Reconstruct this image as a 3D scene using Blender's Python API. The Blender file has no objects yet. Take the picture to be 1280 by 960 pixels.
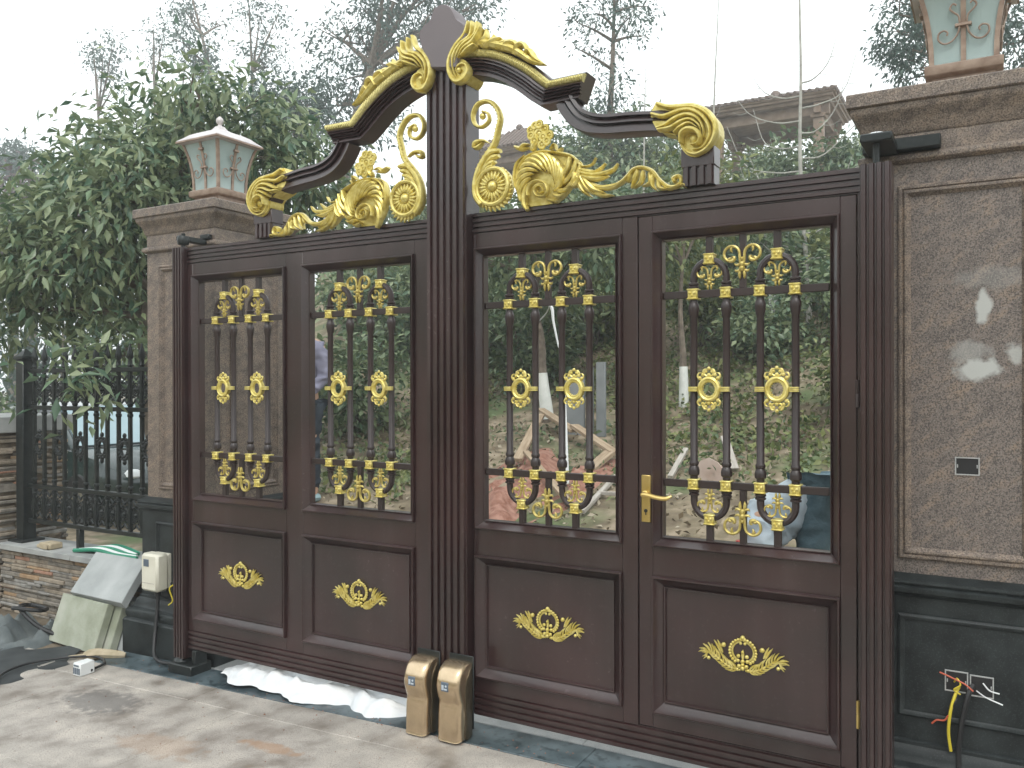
import bpy, bmesh, math, random
import numpy as np
from mathutils import Vector, Matrix
rnd = random.Random(7)
PI = math.pi
scene = bpy.context.scene
col = scene.collection

# ------------------------------------------------------------------ camera
YAW, PITCH, ROLL = math.radians(29.78), math.radians(-0.141), math.radians(-0.127)
fw = Vector((-math.sin(YAW) * math.cos(PITCH), math.cos(YAW) * math.cos(PITCH), math.sin(PITCH)))
rt = Vector((math.cos(YAW), math.sin(YAW), 0))
up = rt.cross(fw)
r2 = math.cos(ROLL) * rt + math.sin(ROLL) * up
u2 = -math.sin(ROLL) * rt + math.cos(ROLL) * up
cam = bpy.data.cameras.new('camera')
cam.sensor_width = 36.0
cam.lens = 36.0 * 1050 / 1280
cam.clip_start, cam.clip_end = 0.05, 2000
camo = bpy.data.objects.new('camera', cam)
col.objects.link(camo)
M = Matrix((r2, u2, -fw)).transposed().to_4x4()
M.translation = Vector((0, -3.2, 1.625))
camo.matrix_world = M
scene.camera = camo

# ------------------------------------------------------------------ sky, sun, exposure
SUN_EL, SUN_AZ = math.radians(52), math.radians(150)
world = bpy.data.worlds.new('World')
scene.world = world
world.use_nodes = True
wn, wl = world.node_tree.nodes, world.node_tree.links
wn.clear()
sky = wn.new('ShaderNodeTexSky')
sky.sky_type = 'NISHITA'
sky.sun_disc = False
sky.sun_elevation = SUN_EL
sky.sun_rotation = SUN_AZ
sky.dust_density = 3.0
hsv = wn.new('ShaderNodeHueSaturation')
hsv.inputs['Saturation'].default_value = 0.22
hsv.inputs['Value'].default_value = 1.0
cloud = wn.new('ShaderNodeMix')
cloud.data_type = 'RGBA'
cloud.inputs['Factor'].default_value = 0.65
cloud.inputs['B'].default_value = (13.5, 14.4, 14.5, 1)
bg = wn.new('ShaderNodeBackground')
bg.inputs['Strength'].default_value = 0.10
wo = wn.new('ShaderNodeOutputWorld')
wl.new(sky.outputs[0], hsv.inputs['Color'])
wl.new(hsv.outputs[0], cloud.inputs['A'])
wl.new(cloud.outputs['Result'], bg.inputs['Color'])
wl.new(bg.outputs[0], wo.inputs['Surface'])
sun = bpy.data.lights.new('sun', 'SUN')
sun.energy = 0.7
sun.angle = math.radians(14)
sun.color = (1.0, 0.96, 0.9)
suno = bpy.data.objects.new('sun', sun)
col.objects.link(suno)
sd = Vector((math.cos(SUN_EL) * math.sin(SUN_AZ), math.cos(SUN_EL) * math.cos(SUN_AZ), math.sin(SUN_EL)))
suno.rotation_euler = sd.to_track_quat('Z', 'Y').to_euler()
vs = scene.view_settings
vs.view_transform = 'Standard'
vs.look = 'None'
vs.exposure = 0.78
vs.gamma = 1.0
vs.use_curve_mapping = False

# ------------------------------------------------------------------ measured outlines, in metres
# gate ornament: (distance from the middle of the crown, height)
TRACE = {
 'arch_top': [(0.053,3.112),(0.113,3.109),(0.156,3.105),(0.211,3.096),(0.275,3.078),(0.338,3.049),(0.4,3.012),(0.461,2.971),(0.502,2.934),(0.543,2.896),(0.704,2.898)],
 'arch_low': [(0.052,2.991),(0.112,2.989),(0.149,2.985),(0.191,2.976),(0.236,2.961),(0.287,2.938),(0.338,2.907),(0.393,2.865),(0.442,2.825),(0.489,2.795),(0.665,2.798)],
 'sweep_top': [(0.636,2.82),(0.651,2.791),(0.683,2.752),(0.734,2.725),(0.794,2.711),(0.884,2.705),(0.977,2.693),(1.048,2.683),(1.128,2.636)],
 'sweep_low': [(0.558,2.786),(0.584,2.742),(0.628,2.69),(0.687,2.654),(0.776,2.633),(0.874,2.624),(0.982,2.613),(1.064,2.593),(1.096,2.564)],
 'end_volute': [([(1.007,2.716),(1.056,2.695),(1.108,2.688),(1.16,2.679),(1.207,2.649),(1.236,2.604),(1.236,2.559),(1.211,2.518),(1.168,2.498),(1.128,2.511),(1.106,2.547)],0.0279),([(0.986,2.678),(1.036,2.661),(1.096,2.67),(1.144,2.668),(1.187,2.64),(1.215,2.596),(1.216,2.554),(1.191,2.519),(1.152,2.515)],0.0225),([(1.009,2.618),(1.044,2.624),(1.088,2.644),(1.136,2.65),(1.176,2.627),(1.195,2.587),(1.195,2.553)],0.0225),([(1.015,2.609),(1.068,2.609),(1.112,2.626),(1.148,2.628),(1.18,2.601),(1.187,2.573)],0.0198),([(1.082,2.585),(1.108,2.602),(1.144,2.614),(1.176,2.592)],0.018),([(1.108,2.542),(1.112,2.577),(1.14,2.592),(1.172,2.579),(1.185,2.554),(1.174,2.533),(1.148,2.533)],0.0225)],
 'end_volute_ball': [(1.157,2.555),(1.157,2.572)],
 'end_volute_body': [(0.999,2.724),(1.053,2.706),(1.105,2.699),(1.161,2.69),(1.208,2.661),(1.239,2.614),(1.241,2.56),(1.215,2.514),(1.168,2.49),(1.129,2.499),(1.101,2.534),(1.095,2.566),(1.077,2.584),(1.032,2.601),(1.003,2.619),(0.978,2.678)],
 'crest_volute': [([(0.153,3.209),(0.133,3.155),(0.086,3.114),(0.054,3.059),(0.054,3.002),(0.084,2.958),(0.126,2.959),(0.151,2.99),(0.139,3.023),(0.106,3.029),(0.087,3.008),(0.106,2.982)],0.0247),([(0.175,3.202),(0.167,3.142),(0.116,3.114),(0.079,3.071),(0.074,3.021),(0.087,2.98)],0.0203),([(0.205,3.192),(0.193,3.137),(0.133,3.108),(0.099,3.072),(0.083,3.036)],0.0203),([(0.224,3.164),(0.188,3.113),(0.133,3.088),(0.103,3.055)],0.0191),([(0.195,3.095),(0.156,3.077),(0.119,3.06)],0.018)],
 'crest_ball': [(0.104,3.003),(0.105,3.018)],
 'crest_leaf': [([(0.178,3.101),(0.224,3.125),(0.234,3.164)],0.0281),([(0.211,3.092),(0.262,3.104),(0.275,3.131)],0.0259),([(0.23,3.085),(0.275,3.104),(0.31,3.11)],0.0247),([(0.281,3.07),(0.319,3.087),(0.357,3.09)],0.0281),([(0.319,3.052),(0.338,3.08),(0.378,3.075),(0.394,3.032)],0.0247),([(0.375,3.024),(0.394,3.058),(0.427,3.054),(0.442,3.003)],0.0247),([(0.418,3.0),(0.443,3.03),(0.476,2.989),(0.52,2.957)],0.0225),([(0.179,3.121),(0.275,3.088),(0.375,3.046),(0.461,2.981),(0.514,2.958)],0.0338)],
 'tall_scroll': [([(0.185,2.826),(0.213,2.812),(0.217,2.779),(0.181,2.758),(0.145,2.775),(0.134,2.819),(0.159,2.862),(0.209,2.868),(0.252,2.839),(0.276,2.787),(0.264,2.731),(0.247,2.675),(0.202,2.623),(0.164,2.569),(0.146,2.506),(0.151,2.452),(0.181,2.413)],0.0216),([(0.277,2.639),(0.229,2.638),(0.188,2.595),(0.16,2.528)],0.0216),([(0.267,2.62),(0.226,2.609),(0.177,2.561)],0.0204),([(0.25,2.596),(0.212,2.581),(0.17,2.538)],0.0192),([(0.24,2.579),(0.209,2.566),(0.174,2.52)],0.018),([(0.139,2.67),(0.15,2.692),(0.192,2.695),(0.223,2.678)],0.0156),([(0.139,2.67),(0.16,2.67),(0.188,2.689)],0.0132)],
 'tall_ball': [(0.185,2.805),(0.185,2.819)],
 'rosette': [(0.239,2.486),(0.24,2.571),(0.341,2.474)],
 'acanthus': [([(0.411,2.365),(0.396,2.396),(0.397,2.438),(0.41,2.469),(0.42,2.481)],0.0235),([(0.381,2.407),(0.376,2.441),(0.391,2.477),(0.415,2.497),(0.429,2.501)],0.0235),([(0.367,2.453),(0.372,2.485),(0.398,2.511),(0.428,2.518),(0.445,2.515)],0.0235),([(0.367,2.5),(0.382,2.526),(0.415,2.538),(0.448,2.532),(0.465,2.523)],0.0235),([(0.382,2.542),(0.404,2.559),(0.441,2.557),(0.472,2.538),(0.487,2.523)],0.0235),([(0.407,2.573),(0.434,2.579),(0.47,2.563),(0.496,2.535),(0.508,2.516)],0.0235),([(0.439,2.591),(0.467,2.587),(0.499,2.56),(0.518,2.525),(0.525,2.505)],0.0235),([(0.473,2.596),(0.5,2.583),(0.525,2.547),(0.536,2.51),(0.538,2.49)],0.0235),([(0.505,2.591),(0.53,2.569),(0.546,2.529),(0.548,2.492),(0.545,2.474)],0.0235),([(0.534,2.576),(0.554,2.549),(0.561,2.507),(0.555,2.473),(0.548,2.458)],0.0235),([(0.559,2.554),(0.573,2.524),(0.571,2.483),(0.558,2.454),(0.547,2.443)],0.0235),([(0.578,2.529),(0.586,2.496),(0.575,2.459),(0.555,2.436),(0.542,2.429)],0.0235),([(0.411,2.383),(0.371,2.438),(0.359,2.492),(0.371,2.556),(0.415,2.596),(0.482,2.607),(0.56,2.592),(0.624,2.568),(0.663,2.524),(0.711,2.523),(0.73,2.55)],0.0161),([(0.367,2.444),(0.35,2.505),(0.359,2.569),(0.398,2.603)],0.0124),([(0.426,2.421),(0.424,2.445),(0.433,2.465),(0.451,2.477),(0.472,2.48),(0.493,2.474),(0.509,2.463),(0.517,2.447),(0.518,2.432),(0.511,2.42),(0.5,2.412),(0.486,2.411),(0.473,2.414),(0.463,2.422),(0.457,2.433),(0.457,2.442),(0.462,2.45),(0.47,2.455),(0.479,2.456),(0.487,2.453),(0.494,2.447),(0.497,2.441),(0.497,2.434),(0.493,2.429),(0.488,2.427),(0.482,2.426),(0.477,2.428),(0.473,2.432),(0.471,2.436),(0.471,2.44),(0.473,2.444),(0.477,2.445),(0.481,2.445)],0.0136),([(0.547,2.452),(0.576,2.466),(0.585,2.499),(0.566,2.531)],0.021),([(0.553,2.434),(0.585,2.428),(0.614,2.441)],0.021),([(0.54,2.415),(0.569,2.405),(0.599,2.417)],0.0173),([(0.514,2.398),(0.546,2.389),(0.566,2.398)],0.0149),([(0.604,2.44),(0.63,2.46),(0.636,2.493),(0.624,2.529)],0.021),([(0.63,2.437),(0.652,2.457),(0.669,2.506)],0.0198),([(0.662,2.53),(0.646,2.48),(0.611,2.445),(0.563,2.43)],0.0223),([(0.646,2.552),(0.63,2.5),(0.592,2.464),(0.547,2.455)],0.0223),([(0.617,2.564),(0.608,2.522),(0.579,2.489),(0.54,2.479)],0.021),([(0.655,2.511),(0.686,2.498),(0.724,2.488),(0.751,2.501),(0.774,2.521)],0.021),([(0.661,2.496),(0.711,2.478),(0.76,2.476),(0.809,2.488),(0.831,2.512)],0.0223),([(0.674,2.477),(0.724,2.46),(0.76,2.458),(0.793,2.463)],0.0198),([(0.646,2.498),(0.655,2.457),(0.674,2.42),(0.711,2.388)],0.0248),([(0.661,2.484),(0.693,2.429),(0.739,2.391)],0.0235),([(0.68,2.468),(0.723,2.42),(0.775,2.397)],0.0223),([(0.702,2.437),(0.754,2.394),(0.807,2.385)],0.021),([(0.686,2.458),(0.748,2.423),(0.809,2.42),(0.845,2.434),(0.874,2.458)],0.021),([(0.435,2.615),(0.448,2.634),(0.463,2.658)],0.021),([(0.347,2.648),(0.381,2.633),(0.422,2.635)],0.0161),([(0.374,2.627),(0.395,2.647),(0.428,2.645)],0.0149),([(0.527,2.608),(0.547,2.627),(0.555,2.6)],0.0087),([(0.56,2.595),(0.576,2.613)],0.0087)],
 'trailing_leaf': [([(0.809,2.42),(0.845,2.434),(0.874,2.458),(0.898,2.479),(0.933,2.482),(0.973,2.463),(1.001,2.426),(1.035,2.396),(1.069,2.389),(1.094,2.404),(1.086,2.429),(1.063,2.423),(1.069,2.409)],0.0149),([(0.915,2.474),(0.901,2.438),(0.886,2.404)],0.0186),([(0.939,2.467),(0.93,2.426),(0.898,2.401)],0.0173),([(0.964,2.457),(0.967,2.419),(0.933,2.406)],0.0186),([(0.979,2.447),(0.976,2.407),(0.996,2.382)],0.0173),([(1.001,2.426),(1.008,2.392),(1.038,2.382)],0.0161),([(1.018,2.407),(1.041,2.386),(1.072,2.385)],0.0136),([(0.886,2.462),(0.874,2.436),(0.865,2.431)],0.0099),([(1.094,2.388),(1.108,2.392),(1.113,2.38)],0.0099)],
 'flower': [((0.431,2.705),0.021),((0.451,2.721),0.0186),((0.475,2.722),0.0198),((0.499,2.701),0.021),((0.522,2.671),0.0198),((0.511,2.646),0.0198),((0.484,2.636),0.021),((0.45,2.655),0.021),((0.435,2.68),0.0186),((0.471,2.685),0.0248),((0.492,2.666),0.021)],
 'heart': [(-0.01,3.039),(-0.033,3.087),(-0.064,3.151),(-0.072,3.204),(-0.05,3.236),(-0.014,3.255),(-0.001,3.284),(0.021,3.309),(0.061,3.311),(0.095,3.292),(0.116,3.259),(0.133,3.227),(0.167,3.198),(0.18,3.153),(0.167,3.106),(0.141,3.054),(0.129,3.013)],
}
# foliage clumps: (x, y, z, radius)
TREES = {
 'near': [(-7.54,1.17,2.91,0.45),(-8.07,1.36,2.3,0.42),(-7.31,1.51,3.31,0.5),(-7.85,1.58,2.61,0.5),(-7.38,1.89,3.88,0.42),(-6.82,1.3,2.8,0.55),(-6.45,1.43,3.2,0.5),(-7.17,2.35,4.28,0.42),(-6.6,1.74,3.59,0.5),(-6.16,1.95,4.16,0.36),(-7.04,2.68,3.98,0.5),(-6.11,2.36,4.08,0.42),(-7.62,2.09,2.45,0.5),(-7.16,2.03,2.77,0.45),(-6.65,1.53,1.9,0.36),(-6.06,2.66,3.73,0.5),(-6.47,2.8,3.37,0.4),(-5.68,2.7,3.54,0.42),(-5.76,3.0,3.3,0.38),(-6.9,2.23,3.28,0.4),(-7.42,0.96,2.73,0.4),(-8.06,1.71,3.5,0.3),(-5.91,2.67,4.02,0.3),(-5.45,0.31,1.62,0.22)],
 'e1': [(-31.5,18.3,15.0,0.81),(-30.3,17.9,15.1,0.74),(-33.7,19.4,15.6,0.56),(-31.9,18.8,14.4,0.62),(-32.4,19.5,14.2,0.5)],
 'e2': [(-31.5,20.7,16.8,0.6),(-30.7,20.4,15.9,0.54),(-31.7,20.7,15.6,0.42),(-29.6,19.8,16.4,0.36)],
 'e3': [(-25.6,17.8,15.0,0.75),(-24.3,17.3,13.5,0.75),(-25.3,18.4,13.1,0.7),(-26.0,17.8,15.5,0.58),(-23.0,16.9,11.9,0.75),(-24.3,16.3,13.4,0.52),(-24.0,16.7,12.7,0.52),(-24.9,18.7,15.0,0.35)],
 'e4': [(-22.6,18.3,14.6,0.6),(-22.6,18.9,13.7,0.66),(-22.4,17.9,13.1,0.6),(-22.5,18.6,12.9,0.54),(-21.8,18.5,14.8,0.48),(-22.7,17.9,14.9,0.48)],
 'e4b': [(-16.5,12.9,9.0,0.77),(-16.1,13.2,8.8,0.85),(-16.2,13.9,9.3,0.77),(-16.5,13.2,8.3,0.77),(-16.0,14.1,8.6,0.68),(-17.2,13.2,8.9,0.59)],
 'e5': [(-16.9,16.2,11.9,1.01),(-15.5,16.1,12.2,1.01),(-14.0,15.5,10.6,0.94),(-16.2,16.2,10.7,0.94),(-15.4,17.0,12.9,1.01),(-14.0,17.6,12.6,1.01),(-12.9,17.3,12.5,0.78),(-16.6,15.6,9.7,0.78),(-14.8,15.2,8.9,0.86),(-16.4,16.0,8.7,0.7),(-14.0,16.7,11.7,0.86),(-16.1,14.7,10.3,0.7),(-15.5,14.4,7.4,0.55),(-15.4,16.6,10.3,0.7),(-16.2,16.5,11.6,0.94),(-14.5,15.1,12.8,1.25),(-14.1,17.2,13.5,1.17)],
 'e6': [(-8.1,15.0,10.3,0.51),(-7.2,14.9,10.0,0.51),(-8.4,14.6,10.0,0.34),(-7.4,16.3,10.1,0.34),(-8.2,16.0,9.7,0.51),(-7.5,14.5,8.3,0.51),(-8.0,15.5,7.9,0.59),(-8.2,14.1,9.2,0.26),(-8.5,15.5,8.3,0.26),(-7.6,15.2,10.9,0.59),(-7.4,16.5,10.9,0.34),(-8.5,16.1,7.8,0.59)],
 'e7': [(-1.3,12.2,7.4,0.5),(-0.8,13.3,7.9,0.6),(-1.5,11.8,7.0,0.3),(-1.0,11.7,6.6,0.4),(-0.0,13.1,7.8,0.6),(0.4,12.4,7.0,0.5),(0.3,12.6,6.6,0.4),(-0.5,12.5,8.2,0.7),(-0.9,12.6,8.0,0.5),(-1.3,11.6,7.5,0.4),(-1.1,11.6,6.9,0.4),(-1.4,12.7,7.1,0.25)],
 'e8': [(-8.4,14.6,6.8,1.0),(-8.3,16.2,7.4,1.1),(-7.6,16.4,7.3,1.1),(-6.6,15.8,6.7,0.9),(-7.6,15.4,6.6,1.1),(-8.3,15.2,6.4,1.0),(-7.1,16.2,6.5,1.0),(-9.0,14.9,6.7,0.8),(-6.5,16.3,6.5,0.7)],
 'e9': [(-6.6,21.0,8.1,0.8),(-6.1,22.2,8.5,0.9),(-5.2,21.5,8.0,0.8),(-6.2,20.7,7.6,1.0),(-5.7,21.8,7.7,1.0)],
}

# ------------------------------------------------------------------ materials
def mat(name, c1, c2=None, scale=6.0, detail=4.0, rough=0.5, metal=0.0, bump=0.0, bscale=None, c3=None, stretch=None,
        lo=0.35, hi=0.65, rough2=None, spec=None):
    m = bpy.data.materials.new(name)
    m.use_nodes = True
    n, l = m.node_tree.nodes, m.node_tree.links
    b = n['Principled BSDF']
    b.inputs['Roughness'].default_value = rough
    b.inputs['Metallic'].default_value = metal
    if spec is not None:
        b.inputs['Specular IOR Level'].default_value = spec
    b.inputs['Base Color'].default_value = (*c1, 1)
    tc = n.new('ShaderNodeTexCoord')
    src = tc.outputs['Object']
    if stretch:
        mp = n.new('ShaderNodeMapping')
        mp.vector_type = 'TEXTURE' if stretch[1] != (0, 0, 0) else 'POINT'
        mp.inputs['Rotation'].default_value = stretch[1]
        mp.inputs['Scale'].default_value = stretch[0]
        l.new(src, mp.inputs['Vector'])
        src = mp.outputs[0]
    if c2:
        nz = n.new('ShaderNodeTexNoise')
        nz.inputs['Scale'].default_value = scale
        nz.inputs['Detail'].default_value = detail
        l.new(src, nz.inputs['Vector'])
        rp = n.new('ShaderNodeValToRGB')
        e = rp.color_ramp.elements
        e[0].position, e[1].position = lo, hi
        e[0].color, e[1].color = (*c1, 1), (*c2, 1)
        if c3:
            k = e.new((lo + hi) / 2)
            k.color = (*c3, 1)
        l.new(nz.outputs['Fac'], rp.inputs['Fac'])
        l.new(rp.outputs[0], b.inputs['Base Color'])
        if rough2 is not None:
            mr = n.new('ShaderNodeMapRange')
            mr.inputs['To Min'].default_value = rough
            mr.inputs['To Max'].default_value = rough2
            l.new(nz.outputs['Fac'], mr.inputs['Value'])
            l.new(mr.outputs[0], b.inputs['Roughness'])
    if bump:
        nb = n.new('ShaderNodeTexNoise')
        nb.inputs['Scale'].default_value = bscale or scale
        nb.inputs['Detail'].default_value = 5
        l.new(src, nb.inputs['Vector'])
        bp = n.new('ShaderNodeBump')
        bp.inputs['Strength'].default_value = bump
        bp.inputs['Distance'].default_value = 0.01
        l.new(nb.outputs['Fac'], bp.inputs['Height'])
        l.new(bp.outputs[0], b.inputs['Normal'])
    return m

def speckle(m, color, scale=220.0, amount=0.5, thresh=0.56):
    """fine mineral grains over whatever colour the material already has"""
    n, l = m.node_tree.nodes, m.node_tree.links
    b = n['Principled BSDF']
    tc = n.new('ShaderNodeTexCoord')
    nz = n.new('ShaderNodeTexNoise')
    nz.inputs['Scale'].default_value = scale
    nz.inputs['Detail'].default_value = 2
    l.new(tc.outputs['Object'], nz.inputs['Vector'])
    rp = n.new('ShaderNodeValToRGB')
    rp.color_ramp.elements[0].position = thresh - 0.06
    rp.color_ramp.elements[1].position = thresh + 0.06
    rp.color_ramp.elements[1].color = (amount, amount, amount, 1)
    l.new(nz.outputs['Fac'], rp.inputs['Fac'])
    mx = n.new('ShaderNodeMix')
    mx.data_type = 'RGBA'
    mx.inputs['B'].default_value = (*color, 1)
    old = b.inputs['Base Color'].links
    if old:
        l.new(old[0].from_socket, mx.inputs['A'])
    else:
        mx.inputs['A'].default_value = b.inputs['Base Color'].default_value
    l.new(rp.outputs[0], mx.inputs['Factor'])
    l.new(mx.outputs['Result'], b.inputs['Base Color'])
    return m

def smear(m, spots, color=(0.44, 0.45, 0.43)):
    """plaster smears: blobs of their own shape at given object-space points"""
    n, l = m.node_tree.nodes, m.node_tree.links
    b = n['Principled BSDF']
    for (p, sc, amt) in spots:
        tc = n.new('ShaderNodeTexCoord')
        nz = n.new('ShaderNodeTexNoise')
        nz.inputs['Scale'].default_value = 22
        nz.inputs['Detail'].default_value = 4
        l.new(tc.outputs['Object'], nz.inputs['Vector'])
        vm = n.new('ShaderNodeVectorMath'); vm.operation = 'SUBTRACT'
        vm.inputs[1].default_value = p
        l.new(tc.outputs['Object'], vm.inputs[0])
        v2 = n.new('ShaderNodeVectorMath'); v2.operation = 'DIVIDE'
        v2.inputs[1].default_value = sc
        l.new(vm.outputs[0], v2.inputs[0])
        ln = n.new('ShaderNodeVectorMath'); ln.operation = 'LENGTH'
        l.new(v2.outputs[0], ln.inputs[0])
        ad = n.new('ShaderNodeMath'); ad.operation = 'MULTIPLY_ADD'
        ad.inputs[1].default_value = 1.6
        l.new(nz.outputs['Fac'], ad.inputs[0]); l.new(ln.outputs['Value'], ad.inputs[2])
        mr = n.new('ShaderNodeMapRange')
        mr.inputs['From Min'].default_value = 1.78
        mr.inputs['From Max'].default_value = 1.38
        mr.inputs['To Min'].default_value = 0
        mr.inputs['To Max'].default_value = amt
        l.new(ad.outputs[0], mr.inputs['Value'])
        mx = n.new('ShaderNodeMix'); mx.data_type = 'RGBA'
        mx.inputs['B'].default_value = (*color, 1)
        l.new(b.inputs['Base Color'].links[0].from_socket, mx.inputs['A'])
        l.new(mr.outputs[0], mx.inputs['Factor'])
        l.new(mx.outputs['Result'], b.inputs['Base Color'])
    return m

def leafmat(name, c1, c2, c3=None, rough=0.5, trans=0.25):
    m = bpy.data.materials.new(name)
    m.use_nodes = True
    n, l = m.node_tree.nodes, m.node_tree.links
    b = n['Principled BSDF']
    b.inputs['Roughness'].default_value = rough
    g = n.new('ShaderNodeNewGeometry')
    rp = n.new('ShaderNodeValToRGB')
    e = rp.color_ramp.elements
    e[0].color, e[1].color = (*c1, 1), (*c2, 1)
    if c3:
        k = e.new(0.93); k.color = (*c3, 1)
        e[1].position = 0.85 if e[1].color[:3] == c2 else e[1].position
    l.new(g.outputs['Random Per Island'], rp.inputs['Fac'])
    l.new(rp.outputs[0], b.inputs['Base Color'])
    t = n.new('ShaderNodeBsdfTranslucent')
    l.new(rp.outputs[0], t.inputs['Color'])
    mx = n.new('ShaderNodeMixShader')
    mx.inputs[0].default_value = trans
    l.new(b.outputs[0], mx.inputs[1]); l.new(t.outputs[0], mx.inputs[2])
    l.new(mx.outputs[0], n['Material Output'].inputs['Surface'])
    return m

MT = {}
MT['paint'] = mat('gate_paint', (0.0165, 0.0072, 0.0066), (0.033, 0.0108, 0.0110), 2.2, 8, 0.26, 0.0, 0.02, 160, rough2=0.42, spec=0.6)
pb0 = MT['paint'].node_tree.nodes['Principled BSDF']
pb0.inputs['Coat Weight'].default_value = 0.35
pb0.inputs['Coat Roughness'].default_value = 0.16
pb0.inputs['Coat IOR'].default_value = 1.6
def dust(m, color=(0.12, 0.095, 0.09), amount=0.12):
    """dried water runs and a film of building dust"""
    n, l = m.node_tree.nodes, m.node_tree.links
    b = n['Principled BSDF']
    tc = n.new('ShaderNodeTexCoord')
    fac = []
    for sc, dt, lo, hi in (((9, 9, 0.7), 6, 0.50, 0.78), ((2.3, 2.3, 2.3), 9, 0.48, 0.75), ((60, 60, 60), 3, 0.60, 0.72)):
        mp = n.new('ShaderNodeMapping'); mp.inputs['Scale'].default_value = sc
        l.new(tc.outputs['Object'], mp.inputs['Vector'])
        nz = n.new('ShaderNodeTexNoise'); nz.inputs['Scale'].default_value = 1.0; nz.inputs['Detail'].default_value = dt
        l.new(mp.outputs[0], nz.inputs['Vector'])
        mr = n.new('ShaderNodeMapRange'); mr.inputs['From Min'].default_value = lo; mr.inputs['From Max'].default_value = hi
        mr.inputs['To Max'].default_value = amount
        l.new(nz.outputs['Fac'], mr.inputs['Value'])
        fac.append(mr.outputs[0])
    a = n.new('ShaderNodeMath'); a.operation = 'ADD'; l.new(fac[0], a.inputs[0]); l.new(fac[1], a.inputs[1])
    a2 = n.new('ShaderNodeMath'); a2.operation = 'ADD'; l.new(a.outputs[0], a2.inputs[0]); l.new(fac[2], a2.inputs[1])
    mx = n.new('ShaderNodeMix'); mx.data_type = 'RGBA'; mx.inputs['B'].default_value = (*color, 1)
    l.new(b.inputs['Base Color'].links[0].from_socket, mx.inputs['A']); l.new(a2.outputs[0], mx.inputs['Factor'])
    l.new(mx.outputs['Result'], b.inputs['Base Color'])
    r = n.new('ShaderNodeMath'); r.operation = 'MULTIPLY_ADD'; r.inputs[1].default_value = 0.9; r.inputs[2].default_value = 0.10
    l.new(a2.outputs[0], r.inputs[0]); l.new(r.outputs[0], b.inputs['Coat Roughness'])
    return m
dust(MT['paint'])
MT['paint_dark'] = mat('dark_paint', (0.022, 0.0135, 0.0125), (0.030, 0.017, 0.016), 5, 4, 0.40, 0.0, spec=0.6)
MT['plaque'] = mat('plaque_paint', (0.15, 0.130, 0.138), (0.165, 0.142, 0.15), 5, 3, 0.6, 0.0)
MT['gold'] = mat('gold_paint', (0.58, 0.465, 0.105), (0.77, 0.665, 0.25), 40, 4, 0.33, 0.45, 0.10, 120)
MT['gold_dim'] = mat('dull_gold', (0.42, 0.33, 0.09), (0.60, 0.49, 0.16), 60, 4, 0.36, 0.5, 0.10, 120)
MT['gold_pale'] = mat('rope_gold', (0.52, 0.46, 0.18), (0.74, 0.67, 0.30), 90, 4, 0.5, 0.5, 0.3, 140)
MT['brass'] = mat('handle_brass', (0.62, 0.45, 0.15), (0.70, 0.52, 0.2), 20, 3, 0.3, 0.9)
MT['champagne'] = mat('champagne_gold', (0.56, 0.43, 0.28), (0.62, 0.48, 0.32), 30, 3, 0.24, 0.9)
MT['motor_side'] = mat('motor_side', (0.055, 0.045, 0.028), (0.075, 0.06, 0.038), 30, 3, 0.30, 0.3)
MT['badge'] = mat('badge', (0.10, 0.13, 0.17), None, rough=0.3)
MT['badge_line'] = mat('badge_line', (0.5, 0.55, 0.6), None, rough=0.3)
MT['iron'] = mat('black_iron', (0.010, 0.014, 0.014), (0.02, 0.024, 0.024), 30, 4, 0.38, 0.3)
MT['rubber'] = mat('black_rubber', (0.012, 0.012, 0.013), None, rough=0.6)
gr = mat('brown_granite', (0.108, 0.083, 0.070), (0.24, 0.182, 0.138), 14, 8, 0.42, 0.0, 0.05, 60, c3=(0.19, 0.15, 0.12),
         stretch=((1.0, 1.0, 0.5), (0, math.radians(-38), 0)), rough2=0.55)
gr = speckle(gr, (0.06, 0.047, 0.042), 170, 0.8, 0.53)
MT['granite'] = speckle(gr, (0.36, 0.30, 0.25), 210, 0.6, 0.60)
g2 = mat('brown_granite_panel', (0.125, 0.102, 0.091), (0.245, 0.183, 0.138), 11, 14, 0.60, 0.0, 0.05, 60, c3=(0.18, 0.147, 0.129),
         stretch=((1.0, 1.0, 0.35), (0, math.radians(-38), 0)), lo=0.33, hi=0.7)
g2 = speckle(g2, (0.05, 0.043, 0.04), 170, 0.8, 0.53)
g2 = speckle(g2, (0.30, 0.27, 0.24), 210, 0.6, 0.60)
MT['black_granite'] = speckle(mat('black_granite', (0.009, 0.0118, 0.0124), (0.026, 0.032, 0.033), 9, 8, 0.40, 0, rough2=0.55, spec=0.3), (0.06, 0.068, 0.07), 200, 0.4, 0.62)
MT['strip_marble'] = speckle(mat('green_marble', (0.020, 0.035, 0.042), (0.115, 0.15, 0.165), 7, 8, 0.25, 0, rough2=0.5, lo=0.3, hi=0.7), (0.015, 0.025, 0.03), 25, 0.7, 0.6)
MT['grey_strip'] = speckle(mat('grey_granite', (0.34, 0.35, 0.35), (0.46, 0.46, 0.45), 12, 6, 0.5), (0.2, 0.2, 0.2), 220, 0.5, 0.58)
pv = mat('paving_granite', (0.19, 0.165, 0.14), (0.53, 0.485, 0.43), 5.5, 12, 0.42, 0, 0.06, 60, c3=(0.39, 0.36, 0.325), lo=0.3, hi=0.72, rough2=0.6)
MT['paving'] = speckle(pv, (0.17, 0.14, 0.12), 240, 0.65, 0.57)
sm = MT['paving']
smear(sm, [((-3.95, -0.52, 0.0), (0.30, 0.16, 1), 0.65), ((-4.3, -1.2, 0.0), (0.5, 0.14, 1), 0.4)], (0.13, 0.125, 0.12))
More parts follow.
